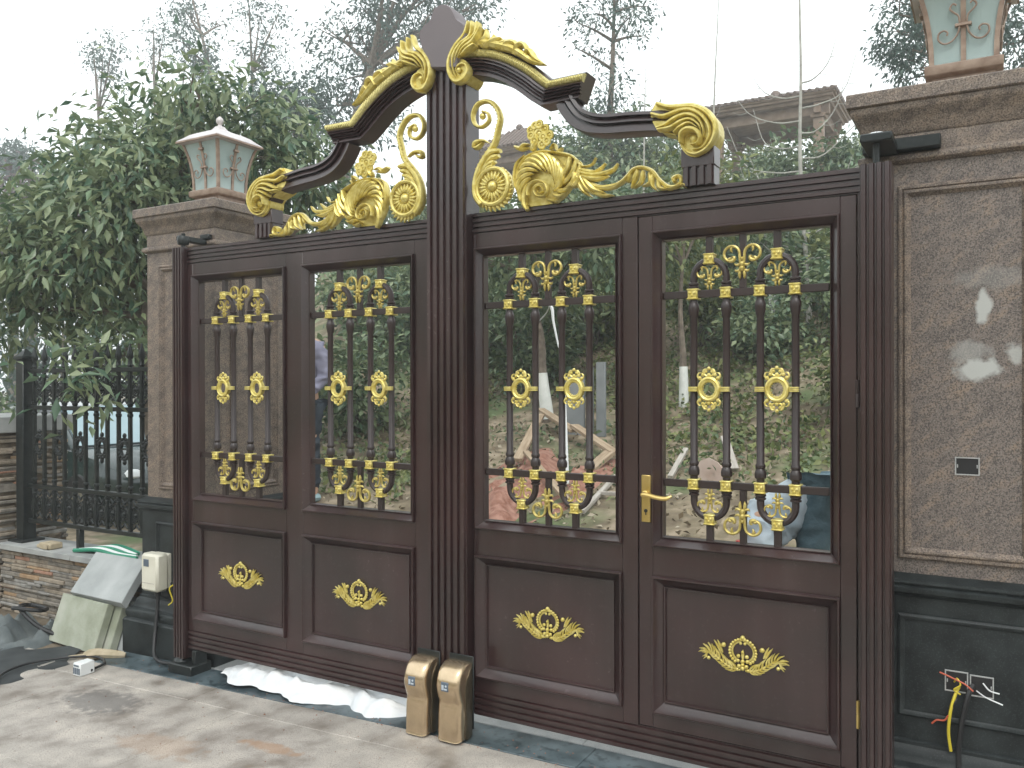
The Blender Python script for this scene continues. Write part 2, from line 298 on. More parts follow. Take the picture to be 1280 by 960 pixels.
smear(sm, [((-2.75, -0.55, 0.03), (0.22, 0.05, 1), 0.6), ((-2.9, -1.0, 0.03), (0.16, 0.05, 1), 0.5), ((-3.2, -0.75, 0.03), (0.3, 0.12, 1), 0.3), ((-2.3, -0.75, 0.03), (0.4, 0.08, 1), 0.3)], (0.36, 0.22, 0.13))
MT['soil'] = mat('soil', (0.085, 0.065, 0.042), (0.20, 0.16, 0.115), 7, 9, 0.95, 0, 0.6, 40, c3=(0.14, 0.11, 0.075))
MT['clay'] = mat('red_clay', (0.20, 0.085, 0.055), (0.36, 0.20, 0.15), 14, 8, 0.95, 0, 0.7, 50)
MT['timber'] = mat('timber', (0.27, 0.195, 0.125), (0.40, 0.31, 0.215), 4, 8, 0.8, stretch=((1, 12, 12), (0, 0, 0)), bump=0.2)
MT['timber_grey'] = mat('grey_timber', (0.33, 0.30, 0.26), (0.46, 0.43, 0.39), 4, 8, 0.8, stretch=((1, 12, 12), (0, 0, 0)))
MT['concrete'] = mat('concrete_slab', (0.30, 0.32, 0.32), (0.40, 0.42, 0.42), 5, 8, 0.8, 0, 0.15, 80)
MT['concrete_green'] = mat('mossy_slab', (0.25, 0.27, 0.20), (0.42, 0.43, 0.37), 5, 8, 0.85, 0, 0.2, 70, c3=(0.33, 0.35, 0.28))
MT['wall_cap'] = mat('wall_cap', (0.26, 0.27, 0.27), (0.36, 0.37, 0.36), 8, 7, 0.7, 0, 0.1, 80)
for i, (a, b_) in enumerate([((0.20, 0.165, 0.125), (0.33, 0.28, 0.22)), ((0.15, 0.135, 0.115), (0.26, 0.235, 0.20)), ((0.28, 0.18, 0.10), (0.38, 0.27, 0.17)), ((0.20, 0.19, 0.175), (0.32, 0.31, 0.29)), ((0.33, 0.17, 0.11), (0.37, 0.23, 0.17))]):
    MT['ledge%d' % i] = mat('slate_strip', a, b_, 18, 7, 0.85, 0, 0.5, 60)
MT['white_box'] = mat('cream_plastic', (0.62, 0.60, 0.50), (0.68, 0.66, 0.56), 8, 3, 0.4)
MT['white'] = mat('white_plastic', (0.72, 0.74, 0.74), None, rough=0.45)
MT['cloth'] = mat('white_sheet', (0.66, 0.69, 0.72), (0.80, 0.80, 0.79), 9, 6, 0.55, 0, 0.25, 40, spec=0.3)
MT['copper'] = mat('lantern_metal', (0.24, 0.165, 0.125), (0.36, 0.27, 0.21), 25, 5, 0.5, 0.2)
MT['roof_pale'] = mat('lantern_roof', (0.50, 0.46, 0.46), (0.60, 0.56, 0.55), 10, 5, 0.45, 0.3)
gl = mat('frosted_glass', (0.46, 0.58, 0.57), (0.56, 0.68, 0.67), 5, 5, 0.22)
gl.node_tree.nodes['Principled BSDF'].inputs['Transmission Weight'].default_value = 0.35
MT['frost'] = gl
MT['bark'] = mat('bark', (0.10, 0.08, 0.06), (0.20, 0.165, 0.13), 14, 7, 0.9, 0, 0.5, 40)
MT['bark_pale'] = mat('pale_bark', (0.30, 0.29, 0.26), (0.42, 0.41, 0.37), 10, 7, 0.85, 0, 0.3, 40)
MT['whitewash'] = mat('whitewash', (0.60, 0.62, 0.58), (0.72, 0.73, 0.69), 12, 6, 0.9)
MT['leaf_a'] = leafmat('leaf_glossy', (0.060, 0.130, 0.080), (0.180, 0.285, 0.165), (0.30, 0.35, 0.19), 0.34)
MT['leaf_b'] = leafmat('leaf_dark', (0.055, 0.110, 0.058), (0.145, 0.220, 0.105), (0.20, 0.25, 0.12), 0.42)
MT['leaf_c'] = leafmat('leaf_bluish', (0.050, 0.095, 0.080), (0.095, 0.150, 0.118), None, 0.55)
MT['leaf_d'] = leafmat('leaf_yellow_green', (0.065, 0.115, 0.042), (0.15, 0.21, 0.075), (0.25, 0.27, 0.10), 0.5)
MT['leaf_e'] = leafmat('leaf_purple', (0.09, 0.065, 0.07), (0.15, 0.11, 0.11), None, 0.6)
MT['litter'] = leafmat('leaf_litter', (0.12, 0.085, 0.045), (0.30, 0.24, 0.15), (0.42, 0.37, 0.28), 0.8, 0.05)
MT['pav_wood'] = mat('pavilion_timber', (0.20, 0.14, 0.10), (0.28, 0.205, 0.15), 6, 6, 0.7)
MT['pav_roof'] = mat('pavilion_tile', (0.12, 0.085, 0.068), (0.18, 0.135, 0.11), 8, 6, 0.7)
MT['car_white'] = mat('car_paint', (0.016, 0.034, 0.033), None, rough=0.16, spec=0.8)
MT['car_glass'] = mat('car_glass', (0.015, 0.02, 0.022), None, rough=0.08)
MT['windscreen'] = mat('sky_tint_windscreen', (0.26, 0.37, 0.41), (0.30, 0.41, 0.45), 3, 3, 0.08)  # pale blue of the reflected sky put into the glass colour
MT['car_roof'] = mat('sky_pale_car_roof', (0.50, 0.53, 0.54), None, rough=0.25)  # sky reflection on the dark car's roof, painted in as a pale colour
MT['chrome'] = mat('chrome', (0.7, 0.7, 0.7), None, rough=0.15, metal=1)
MT['lamp'] = mat('lamp_glass', (0.7, 0.72, 0.72), None, rough=0.1)
MT['denim'] = mat('denim', (0.060, 0.110, 0.135), (0.120, 0.185, 0.215), 7, 8, 0.9, 0, 0.5, 45)
MT['denim_dark'] = mat('dark_denim', (0.015, 0.022, 0.032), (0.03, 0.042, 0.055), 9, 6, 0.9, 0, 0.3, 60)
MT['shirt_blue'] = mat('pale_blue_shirt', (0.36, 0.44, 0.50), (0.52, 0.58, 0.62), 5, 4, 0.85, 0, 0.3, 25)
MT['shirt_violet'] = mat('violet_shirt', (0.19, 0.19, 0.26), (0.24, 0.235, 0.31), 6, 4, 0.85, 0, 0.3, 25)
MT['skin'] = mat('skin', (0.42, 0.25, 0.17), (0.47, 0.29, 0.2), 20, 4, 0.55)
MT['hair'] = mat('hair', (0.012, 0.010, 0.009), None, rough=0.5)
MT['shoe'] = mat('shoe', (0.30, 0.42, 0.45), None, rough=0.6)
MT['cable'] = mat('cable', (0.015, 0.015, 0.016), None, rough=0.5)
MT['wire_yellow'] = mat('yellow_wire', (0.62, 0.50, 0.04), None, rough=0.4)
MT['wire_red'] = mat('red_wire', (0.50, 0.10, 0.05), None, rough=0.4)
MT['red_plastic'] = mat('red_plastic', (0.55, 0.07, 0.06), None, rough=0.4)
MT['green_plastic'] = mat('green_tarp', (0.02, 0.22, 0.13), None, rough=0.5)
MT['tan'] = mat('tan_glove', (0.36, 0.30, 0.20), (0.45, 0.38, 0.27), 20, 4, 0.9)
MT['grey_sack'] = mat('grey_sack', (0.085, 0.10, 0.105), (0.15, 0.17, 0.17), 6, 6, 0.9, 0, 0.4, 30)
MT['dark_mat'] = mat('dark_mat', (0.018, 0.022, 0.024), (0.035, 0.04, 0.042), 8, 5, 0.8)
MT['cardboard'] = mat('cardboard', (0.45, 0.33, 0.27), (0.55, 0.45, 0.40), 6, 4, 0.9)
MT['grey_board'] = mat('grey_board', (0.17, 0.185, 0.19), (0.24, 0.255, 0.26), 4, 5, 0.8)

# ------------------------------------------------------------------ mesh helpers
class MB:
    def __init__(s):
        s.v = []; s.f = []; s.m = []
    def add(s, vs, fs, m=0):
        k = len(s.v)
        s.v.extend([tuple(p) for p in vs])
        s.f.extend([tuple(i + k for i in f) for f in fs])
        s.m.extend([m] * len(fs))
        return s
    def box(s, x0, x1, y0, y1, z0, z1, b=0.0, m=0, rot=None, piv=None):
        cx, cy, cz = (x0 + x1) / 2, (y0 + y1) / 2, (z0 + z1) / 2
        h = (abs(x1 - x0) / 2, abs(y1 - y0) / 2, abs(z1 - z0) / 2)
        if b <= 0:
            vs = [(cx + i * h[0], cy + j * h[1], cz + k * h[2]) for i in (-1, 1) for j in (-1, 1) for k in (-1, 1)]
            fs = [(0, 1, 3, 2), (4, 6, 7, 5), (0, 4, 5, 1), (2, 3, 7, 6), (0, 2, 6, 4), (1, 5, 7, 3)]
        else:
            b = min(b, min(h) * 0.9)
            vs = []; idx = {}
            for i in (-1, 1):
                for j in (-1, 1):
                    for k in (-1, 1):
                        sg = (i, j, k)
                        for a in range(3):
                            p = [sg[q] * (h[q] if q == a else h[q] - b) for q in range(3)]
                            idx[(sg, a)] = len(vs)
                            vs.append((cx + p[0], cy + p[1], cz + p[2]))
            fs = []
            for a in range(3):
                o = [q for q in range(3) if q != a]
                for sg in (-1, 1):
                    ring = []
                    for (p, q) in ((-1, -1), (1, -1), (1, 1), (-1, 1)):
                        t = [0, 0, 0]; t[a] = sg; t[o[0]] = p; t[o[1]] = q
                        ring.append(idx[(tuple(t), a)])
                    fs.append(tuple(ring))
                for p in (-1, 1):
                    for q in (-1, 1):
                        t0 = [0, 0, 0]; t0[o[0]] = p; t0[o[1]] = q
                        A, B = list(t0), list(t0)
                        A[a] = -1; B[a] = 1
                        A, B = tuple(A), tuple(B)
                        fs.append((idx[(A, o[0])], idx[(B, o[0])], idx[(B, o[1])], idx[(A, o[1])]))
            for i in (-1, 1):
                for j in (-1, 1):
                    for k in (-1, 1):
                        fs.append(tuple(idx[((i, j, k), a)] for a in range(3)))
        if rot is not None:
            pv_ = Vector(piv if piv is not None else (cx, cy, cz))
            vs = [tuple(rot @ (Vector(p) - pv_) + pv_) for p in vs]
        return s.add(vs, fs, m)
    def loft(s, rings, closed=True, cap=True, m=0):
        n = len(rings[0]); vs = [p for r in rings for p in r]; fs = []
        for i in range(len(rings) - 1):
            for j in range(n if closed else n - 1):
                k = (j + 1) % n
                fs.append((i * n + j, i * n + k, (i + 1) * n + k, (i + 1) * n + j))
        if cap and closed:
            fs.append(tuple(range(n - 1, -1, -1)))
            fs.append(tuple(range((len(rings) - 1) * n, len(rings) * n)))
        return s.add(vs, fs, m)
    def prism(s, poly, a0, a1, axis='x', m=0):
        """extrude a 2-D outline along an axis; outline is (y,z) for x, (x,z) for y, (x,y) for z"""
        def P(a, p):
            return (a, p[0], p[1]) if axis == 'x' else ((p[0], a, p[1]) if axis == 'y' else (p[0], p[1], a))
        return s.loft([[P(a0, p) for p in poly], [P(a1, p) for p in poly]], m=m)
    def tube(s, pts, rad, n=8, m=0, cap=True):
        pts = [Vector(p) for p in pts]
        if not isinstance(rad, (list, tuple)):
            rad = [rad] * len(pts)
        rings = []; ref = None
        for i, p in enumerate(pts):
            t = (pts[min(i + 1, len(pts) - 1)] - pts[max(i - 1, 0)])
            t = t.normalized() if t.length > 1e-9 else Vector((0, 0, 1))
            if ref is None:
                ref = t.orthogonal().normalized()
            ref = (ref - t * ref.dot(t))
            ref = ref.normalized() if ref.length > 1e-6 else t.orthogonal().normalized()
            bi = t.cross(ref)
            rings.append([tuple(p + rad[i] * (ref * math.cos(2 * PI * k / n) + bi * math.sin(2 * PI * k / n))) for k in range(n)])
        return s.loft(rings, cap=cap, m=m)
    def ball(s, c, r, nu=8, nv=6, m=0, sy=1.0, sz=1.0):
        rings = []
        for i in range(nv + 1):
            a = PI * i / nv
            rr = max(math.sin(a), 0.02) * r
            rings.append([(c[0] + rr * math.cos(2 * PI * k / nu), c[1] + sy * rr * math.sin(2 * PI * k / nu), c[2] + sz * r * math.cos(a)) for k in range(nu)])
        return s.loft(rings, m=m)
    def lathe(s, prof, c=(0, 0, 0), n=12, m=0):
        rings = [[(c[0] + r * math.cos(2 * PI * k / n), c[1] + r * math.sin(2 * PI * k / n), c[2] + z) for k in range(n)] for r, z in prof]
        return s.loft(rings, m=m)
    def ring(s, c, rx, rz, r, n=20, k=8, a0=0.0, a1=2 * PI, ry=None):
        """torus (or arc of one) in the x-z plane"""
        full = abs(a1 - a0 - 2 * PI) < 1e-6
        rings = []
        N = n if full else n + 1
        for i in range(N):
            a = a0 + (a1 - a0) * i / n
            d = (math.cos(a), math.sin(a))
            p = (c[0] + rx * d[0], c[1], c[2] + rz * d[1])
            rings.append([(p[0] + r * math.cos(2 * PI * j / k) * d[0], p[1] + (ry or r) * math.sin(2 * PI * j / k), p[2] + r * math.cos(2 * PI * j / k) * d[1]) for j in range(k)])
        if full:
            rings.append(rings[0])
        return s.loft(rings, cap=not full)
    def square(s, prof, cx, cy, hx, hy, m=0):
        """stack of squares: prof = (offset, z)"""
        rings = [[(cx - hx - o, cy - hy - o, z), (cx + hx + o, cy - hy - o, z), (cx + hx + o, cy + hy + o, z), (cx - hx - o, cy + hy + o, z)] for o, z in prof]
        return s.loft(rings, m=m)
    def stroke(s, pts, w, h, y0, X=lambda u: u, n=None, prof='leaf', k=8):
        """carved stroke in the gate plane: pts (u,z), half width about w/2, relief h"""
        q = smooth2(pts, n or max(8, 3 * len(pts)))
        N = len(q); rings = []
        for i, p in enumerate(q):
            t = i / (N - 1)
            a = q[max(i - 1, 0)]; b = q[min(i + 1, N - 1)]
            dx, dz = b[0] - a[0], b[1] - a[1]
            L = math.hypot(dx, dz) or 1
            nx, nz = -dz / L, dx / L
            if prof == 'leaf':
                f = 0.16 + 0.84 * math.sin(PI * min(1, 0.12 + 0.88 * (t if t < .55 else t)) ** 0.8)
                f = max(f, 0.12)
            elif prof == 'taper':
                f = 1 - 0.75 * t
            elif prof == 'grow':
                f = 0.35 + 0.65 * t
            else:
                f = 1
            ww, hh = w / 2 * f, h * (0.45 + 0.55 * f)
            rings.append([(X(p[0] + nx * ww * math.cos(2 * PI * j / k)), y0 - hh * math.sin(2 * PI * j / k), p[1] + nz * ww * math.cos(2 * PI * j / k)) for j in range(k)])
        return s.loft(rings)
    def frame(s, x0, x1, z0, z1, prof, m=0):
        """moulding round a rectangle: prof = (inset, y)"""
        rings = [[(x0 + d, y, z0 + d), (x1 - d, y, z0 + d), (x1 - d, y, z1 - d), (x0 + d, y, z1 - d)] for d, y in prof]
        rings.append(rings[0])
        return s.loft(rings, cap=False, m=m)
    def mesh(s, name, mats, smooth=True, recalc=True, angle=38):
        me = bpy.data.meshes.new(name)
        me.from_pydata(s.v, [], s.f)
        for q in (mats if isinstance(mats, (list, tuple)) else [mats]):
            me.materials.append(MT[q] if isinstance(q, str) else q)
        if any(s.m):
            me.polygons.foreach_set('material_index', s.m)
        if recalc:
            bm = bmesh.new(); bm.from_mesh(me)
            bmesh.ops.recalc_face_normals(bm, faces=bm.faces)
            bm.to_mesh(me); bm.free()
        if smooth:
            me.shade_smooth()
            me.set_sharp_from_angle(angle=math.radians(angle))
        return me
    def build(s, name, mats, parent=None, smooth=True, recalc=True, angle=38):
        off = parent_loc(parent)
        if off.length > 0:
            s.v = [(a - off.x, b - off.y, c - off.z) for a, b, c in s.v]
        return link(name, s.mesh(name, mats, smooth, recalc, angle), parent)

ROOTLOC = {}
def parent_loc(p):
    while p is not None and p.parent is not None:
        p = p.parent
    return Vector(p.location) if p is not None else Vector((0, 0, 0))
def link(name, me, parent=None, loc=None, rot=None):
    o = bpy.data.objects.new(name, me)
    col.objects.link(o)
    if parent is not None:
        o.parent = parent
    if loc is not None:                       # loc is a world position for a shared mesh
        o.location = Vector(loc) - (parent_loc(parent) if parent is not None else Vector((0, 0, 0)))
        if parent is not None and parent.parent is not None:
            o.location -= Vector(parent.location)
    if rot is not None:
        o.rotation_euler = rot
    return o
def tag(o, label=None, cat=None, group=None, kind=None):
    if label: o['label'] = label
    if cat: o['category'] = cat
    if group: o['group'] = group
    if kind: o['kind'] = kind
    return o
def thing(name, label, cat, loc=(0, 0, 0), group=None):
    o = bpy.data.objects.new(name, None)
    o.empty_display_size = 0.1
    col.objects.link(o)
    o.location = loc
    return tag(o, label, cat, group)
def copy_tree(o, parent=None):
    c = o.copy(); col.objects.link(c)
    if parent is not None:
        c.parent = parent
    for ch in list(o.children):
        copy_tree(ch, c)
    return c
def smooth2(pts, n):
    """Catmull-Rom through points of any dimension, n samples"""
    P = [tuple(p) for p in pts]
    if len(P) == 2:
        return [tuple(P[0][k] + (P[1][k] - P[0][k]) * i / (n - 1) for k in range(len(P[0]))) for i in range(n)]
    E = [tuple(2 * P[0][k] - P[1][k] for k in range(len(P[0])))] + P + [tuple(2 * P[-1][k] - P[-2][k] for k in range(len(P[0])))]
    out = []
    for i in range(n):
        t = i / (n - 1) * (len(P) - 1)
        j = min(int(t), len(P) - 2); f = t - j
        a, b, c, d = E[j], E[j + 1], E[j + 2], E[j + 3]
        out.append(tuple(0.5 * (2 * b[k] + (c[k] - a[k]) * f + (2 * a[k] - 5 * b[k] + 4 * c[k] - d[k]) * f * f + (3 * b[k] - a[k] - 3 * c[k] + d[k]) * f ** 3) for k in range(len(a))))
    return out
def sstep(a, b, x):
    t = min(1, max(0, (x - a) / (b - a)))
    return t * t * (3 - 2 * t)

# ------------------------------------------------------------------ the ground
def gz(x):                                    # the forecourt falls a little to the left
    return max(-0.06, min(0.06, 0.05 + 0.03 * (x + 2.18)))
def hill(x, y):
    if y < 0.6:
        h = 0.0
    elif y < 5:
        h = 0.25 * (y - 0.6)
    elif y < 17:
        h = 1.1 + 0.40 * (y - 5)
    else:
        h = 5.9 + 0.5 * (1 - math.exp(-(y - 17) / 8))
    edge = -5.2 - 0.85 * max(0, y - 1.2)      # left of this line the land stays level
    w = sstep(edge - 1.6, edge + 0.4, x)
    bump = 0.05 * math.sin(1.7 * x + 0.6 * y) * math.sin(1.3 * y - 0.4 * x) * min(1, max(0, (y - 1) / 3))
    return (h + bump) * w
def terrain(x, y):
    far = min(10.0, 0.55 * max(0, -7.5 - y)) * (0.9 + 0.1 * math.sin(0.3 * x))      # unseen bank added behind the camera to darken the gate's reflections
    return gz(x) - 0.03 + hill(x, y) + far

def grid_axis(lo, hi, fine0, fine1, step, grow=1.28):
    a = list(np.arange(fine0, fine1 + 1e-6, step))
    d = step
    while a[-1] < hi:
        d *= grow; a.append(min(hi, a[-1] + d))
    d = step
    while a[0] > lo:
        d *= grow; a.insert(0, max(lo, a[0] - d))
    return a
gx = grid_axis(-160, 160, -14, 4, 0.35)
gy = grid_axis(-60, 160, -4, 22, 0.35)
g = MB()
g.v = [(x, y, terrain(x, y)) for y in gy for x in gx]
nx_ = len(gx)
g.f = [(j * nx_ + i, j * nx_ + i + 1, (j + 1) * nx_ + i + 1, (j + 1) * nx_ + i) for j in range(len(gy) - 1) for i in range(nx_ - 1)]
g.m = [0] * len(g.f)
gm = mat('ground_soil', (0.13, 0.10, 0.065), (0.31, 0.25, 0.18), 5, 10, 0.95, 0, 0.5, 30, c3=(0.19, 0.155, 0.10))
nn, ll = gm.node_tree.nodes, gm.node_tree.links
tc = nn.new('ShaderNodeTexCoord')
nz = nn.new('ShaderNodeTexNoise'); nz.inputs['Scale'].default_value = 1.3; nz.inputs['Detail'].default_value = 7
ll.new(tc.outputs['Object'], nz.inputs['Vector'])
rp = nn.new('ShaderNodeValToRGB'); rp.color_ramp.elements[0].position = 0.50; rp.color_ramp.elements[1].position = 0.66
ll.new(nz.outputs['Fac'], rp.inputs['Fac'])
mx = nn.new('ShaderNodeMix'); mx.data_type = 'RGBA'; mx.inputs['B'].default_value = (0.10, 0.135, 0.055, 1)
bb_ = nn['Principled BSDF']
ll.new(bb_.inputs['Base Color'].links[0].from_socket, mx.inputs['A'])
ll.new(rp.outputs[0], mx.inputs['Factor']); ll.new(mx.outputs['Result'], bb_.inputs['Base Color'])
ground = g.build('ground', gm)
tag(ground, kind='structure')

# forecourt paving: slabs with open joints lying on a bed
drive = MB()
xs = np.linspace(-7.2, 2.2, 24)
drive.v = [(x, y, gz(x) - 0.012) for y in (-4.4, -0.121) for x in xs]
n_ = len(xs)
drive.f = [(i, i + 1, n_ + i + 1, n_ + i) for i in range(n_ - 1)]; drive.m = [0] * len(drive.f)
driveway = tag(drive.build('driveway', 'soil'), kind='structure')
def slab_mesh(x0, x1, y0, y1, th, jit=0.0):
    b = MB()
    e = 0.003
    top = [(x0, y0), (x1, y0), (x1, y1), (x0, y1)]
    ins = [(x0 + e, y0 + e), (x1 - e, y0 + e), (x1 - e, y1 - e), (x0 + e, y1 - e)]
    b.loft([[(x, y, gz(x) - th) for x, y in top], [(x, y, gz(x) - e + jit) for x, y in top], [(x, y, gz(x) + jit) for x, y in ins]])
    return b
rows = [(-0.31, -0.123), (-1.13, -0.312), (-1.95, -1.132), (-2.77, -1.952), (-3.6, -2.772)]
for r, (y0, y1) in enumerate(rows):
    x = -7.1 + 0.37 * (r % 3)
    while x < 1.6:
        L = 1.18
        slab_mesh(x + 0.001, x + L - 0.001, y0, y1, 0.01, rnd.uniform(-0.0008, 0.0008)).build('paving_slab', 'paving', driveway, smooth=False)
        x += L
# threshold under the gate
th = MB()
th.v = [(x, y, gz(x) - 0.014) for y in (-0.121, 0.62) for x in xs]
th.f = [(i, i + 1, n_ + i + 1, n_ + i) for i in range(n_ - 1)]; th.m = [0] * len(th.f)
threshold = tag(th.build('threshold', 'soil'), kind='structure')
x = -4.62
while x < -0.1:
    slab_mesh(x + 0.001, x + 1.05 - 0.001, -0.1195, 0.089, 0.012).build('marble_strip', 'strip_marble', threshold, smooth=False)
    x += 1.05
x = -3.94
while x < -0.6:
    slab_mesh(x + 0.001, x + 0.80 - 0.001, 0.0915, 0.33, 0.012).build('border_slab', 'grey_strip', threshold, smooth=False)
    x += 0.80
x = -3.94
while x < -0.6:
    slab_mesh(x + 0.002, x + 0.585 - 0.002, 0.333, 0.60, 0.012).build('paving_slab', 'paving', threshold, smooth=False)
    x += 0.585

# ------------------------------------------------------------------ the gate
XC = -2.185                                   # middle of the two pairs of panels
MC = XC + 0.035                               # middle of the arched crown
def U(u): return XC + u
MOULD = [(0, 0.004), (0, -0.013), (0.003, -0.017), (0.007, -0.017), (0.010, -0.011), (0.032, 0.018), (0.0335, 0.012), (0.0365, 0.013), (0.038, 0.03), (0.038, 0.05), (0.004, 0.05)]
MOULD2 = [(0, 0.004), (0, -0.014), (0.003, -0.018), (0.008, -0.018), (0.011, -0.012), (0.041, 0.016), (0.043, 0.010), (0.047, 0.012), (0.050, 0.022), (0.05, 0.035), (0.004, 0.035)]

def reeds(a0, a1, n, y, depth, yb, groove=0.22):
    """outline of a reeded face: (coordinate, y)"""
    out = [(a0, yb), (a0, y + depth)]
    w = (a1 - a0) / n
    for i in range(n):
        b = a0 + i * w
        g_ = w * groove / 2
        out += [(b + g_, y + depth), (b + g_ + 0.12 * w, y), (b + w - g_ - 0.12 * w, y), (b + w - g_, y + depth)]
    out += [(a1, y + depth), (a1, yb)]
    return out

# shared pieces, modelled round (0, 0, 0) with the grille plane at y = 0
def bar_mesh():
    b = MB()
    z0, z1 = 1.244, 1.946
    b.lathe([(0.0150, z0), (0.0150, z0 + .010), (0.0215, z0 + .016), (0.0225, z0 + .030), (0.0195, z0 + .042), (0.0150, z0 + .050), (0.0190, z0 + .056), (0.0190, z0 + .064), (0.0150, z0 + .070),
             (0.0142, z1 - .075), (0.0170, z1 - .065), (0.0205, z1 - .045), (0.0215, z1 - .030), (0.0190, z1 - .018), (0.0150, z1 - .012), (0.0150, z1)], n=12)
    return b.mesh('bar', 'paint_dark')
def arch_mesh(sgn):
    b = MB()
    zs = 1.595 + sgn * 0.39
    n = 14; pts = []
    pts.append((-0.0645, 0, zs))
    for i in range(n + 1):
        a = PI * i / n
        pts.append((-0.0645 * math.cos(a), 0, zs + sgn * (0.045 + 0.066 * math.sin(a))))
    pts.append((0.0645, 0, zs))
    b.tube(pts, 0.0145, 8)
    b.box(-0.013, 0.013, -0.011, 0.011, zs + sgn * 0.111, 1.595 + sgn * 0.592)
    for sx in (-1, 1):
        b.lathe([(0.014, 0), (0.021, 0.003), (0.021, 0.009), (0.016, 0.012), (0.021, 0.016), (0.021, 0.022), (0.014, 0.026)], (sx * 0.0645, 0, zs + (0.004 if sgn > 0 else -0.03)), 10)
    return b.mesh('arch', 'paint_dark')
def collar_mesh():
    b = MB()
    b.box(-0.0195, 0.0195, -0.0225, 0.0225, -0.021, 0.021, 0.004)
    b.box(-0.0225, 0.0225, -0.0255, 0.0255, -0.021, -0.014, 0.003)
    b.box(-0.0225, 0.0225, -0.0255, 0.0255, 0.014, 0.021, 0.003)
    for sx in (-1, 1):
        b.ball((sx * 0.009, -0.022, 0.004), 0.007, 6, 4)
    b.ball((0, -0.022, -0.006), 0.006, 6, 4)
    return b.mesh('collar', 'gold')
def medallion_mesh():
    b = MB()
    b.ring((0, 0, 0), 0.0375, 0.0415, 0.0095, 24, 8, ry=0.015)
    b.ring((0, -0.006, 0), 0.0285, 0.0325, 0.0050, 24, 6, ry=0.006)
    for i in range(16):                       # toothed inner edge
        a = 2 * PI * i / 16
        b.ball((0.0235 * math.cos(a), -0.002, 0.0275 * math.sin(a)), 0.0030, 5, 4)
    for sg in (-1, 1):                        # pierced crown above and below
        for (x, z, r) in ((-.036, .043, .0085), (.036, .043, .0085), (-.024, .056, .0075), (.024, .056, .0075), (0, .055, .0085), (-.012, .068, .0065), (.012, .068, .0065), (0, .081, .0075)):
            b.ball((x, -0.004, sg * z), r, 7, 5, sy=0.8)
        for sx in (-1, 1):
            b.stroke([(sx * .030, sg * .038), (sx * .044, sg * .048), (sx * .040, sg * .062), (sx * .028, sg * .064)], 0.009, 0.006, -0.003, n=9)
            b.stroke([(sx * .004, sg * .050), (sx * .016, sg * .056), (sx * .018, sg * .070), (sx * .006, sg * .074)], 0.008, 0.006, -0.003, n=9)
            b.stroke([(sx * .026, sg * .062), (sx * .018, sg * .076), (sx * .004, sg * .078)], 0.008, 0.006, -0.003, n=8)
    for sx in (-1, 1):                        # side tabs reaching the bars
        for dz in (-0.0065, 0, 0.0065):
            b.box(sx * 0.045 if sx > 0 else -0.080, 0.080 if sx > 0 else -0.045, -0.016, 0.006, dz - 0.0027, dz + 0.0027, 0.001)
    return b.mesh('medallion', 'gold')
def flourish_mesh(k, sgn):
    """pair of C scrolls springing from a small husk"""
    b = MB()
    S = lambda p: [(a * k, sgn * c * k) for a, c in p]
    for sx in (-1, 1):
        q = [(sx * 0.002, -0.018), (sx * 0.005, 0.004), (sx * 0.007, 0.018)]
        for d in (168, 130, 90, 50, 10, -30, -65):
            q.append((sx * (0.034 + 0.0255 * math.cos(math.radians(d))), 0.036 + 0.0255 * math.sin(math.radians(d))))
        b.stroke(S(q), 0.0100 * k, 0.0065 * k, 0, n=36, prof='const', k=8)
        b.stroke(S([(sx * .044, .012), (sx * .030, .014), (sx * .026, .024), (sx * .034, .026)]), 0.014 * k, 0.007 * k, 0, n=12)
        b.stroke(S([(sx * .048, .016), (sx * .040, .020), (sx * .034, .022)]), 0.012 * k, 0.007 * k, 0, n=8)
        b.stroke(S([(sx * .034, .060), (sx * .036, .048), (sx * .032, .040)]), 0.010 * k, 0.005 * k, 0, n=8)
        b.stroke(S([(sx * .004, 0.000), (sx * .018, -.002), (sx * .026, .004)]), 0.010 * k, 0.006 * k, 0, n=8)
        b.stroke(S([(sx * .004, -.018), (sx * .018, -.022), (sx * .024, -.016)]), 0.010 * k, 0.006 * k, 0, n=8)
        b.stroke(S([(sx * .0065, -.022), (sx * .008, -.036), (sx * .007, -.048)]), 0.012 * k, 0.007 * k, 0, n=8)
    b.ball((0, -0.004, sgn * 0.001 * k), 0.0105 * k, 7, 5)
    b.ball((0, -0.004, sgn * -0.014 * k), 0.0105 * k, 7, 5)
    b.ball((0, -0.003, sgn * 0.018 * k), 0.007 * k, 7, 5)
    return b.mesh('flourish', 'gold_dim')
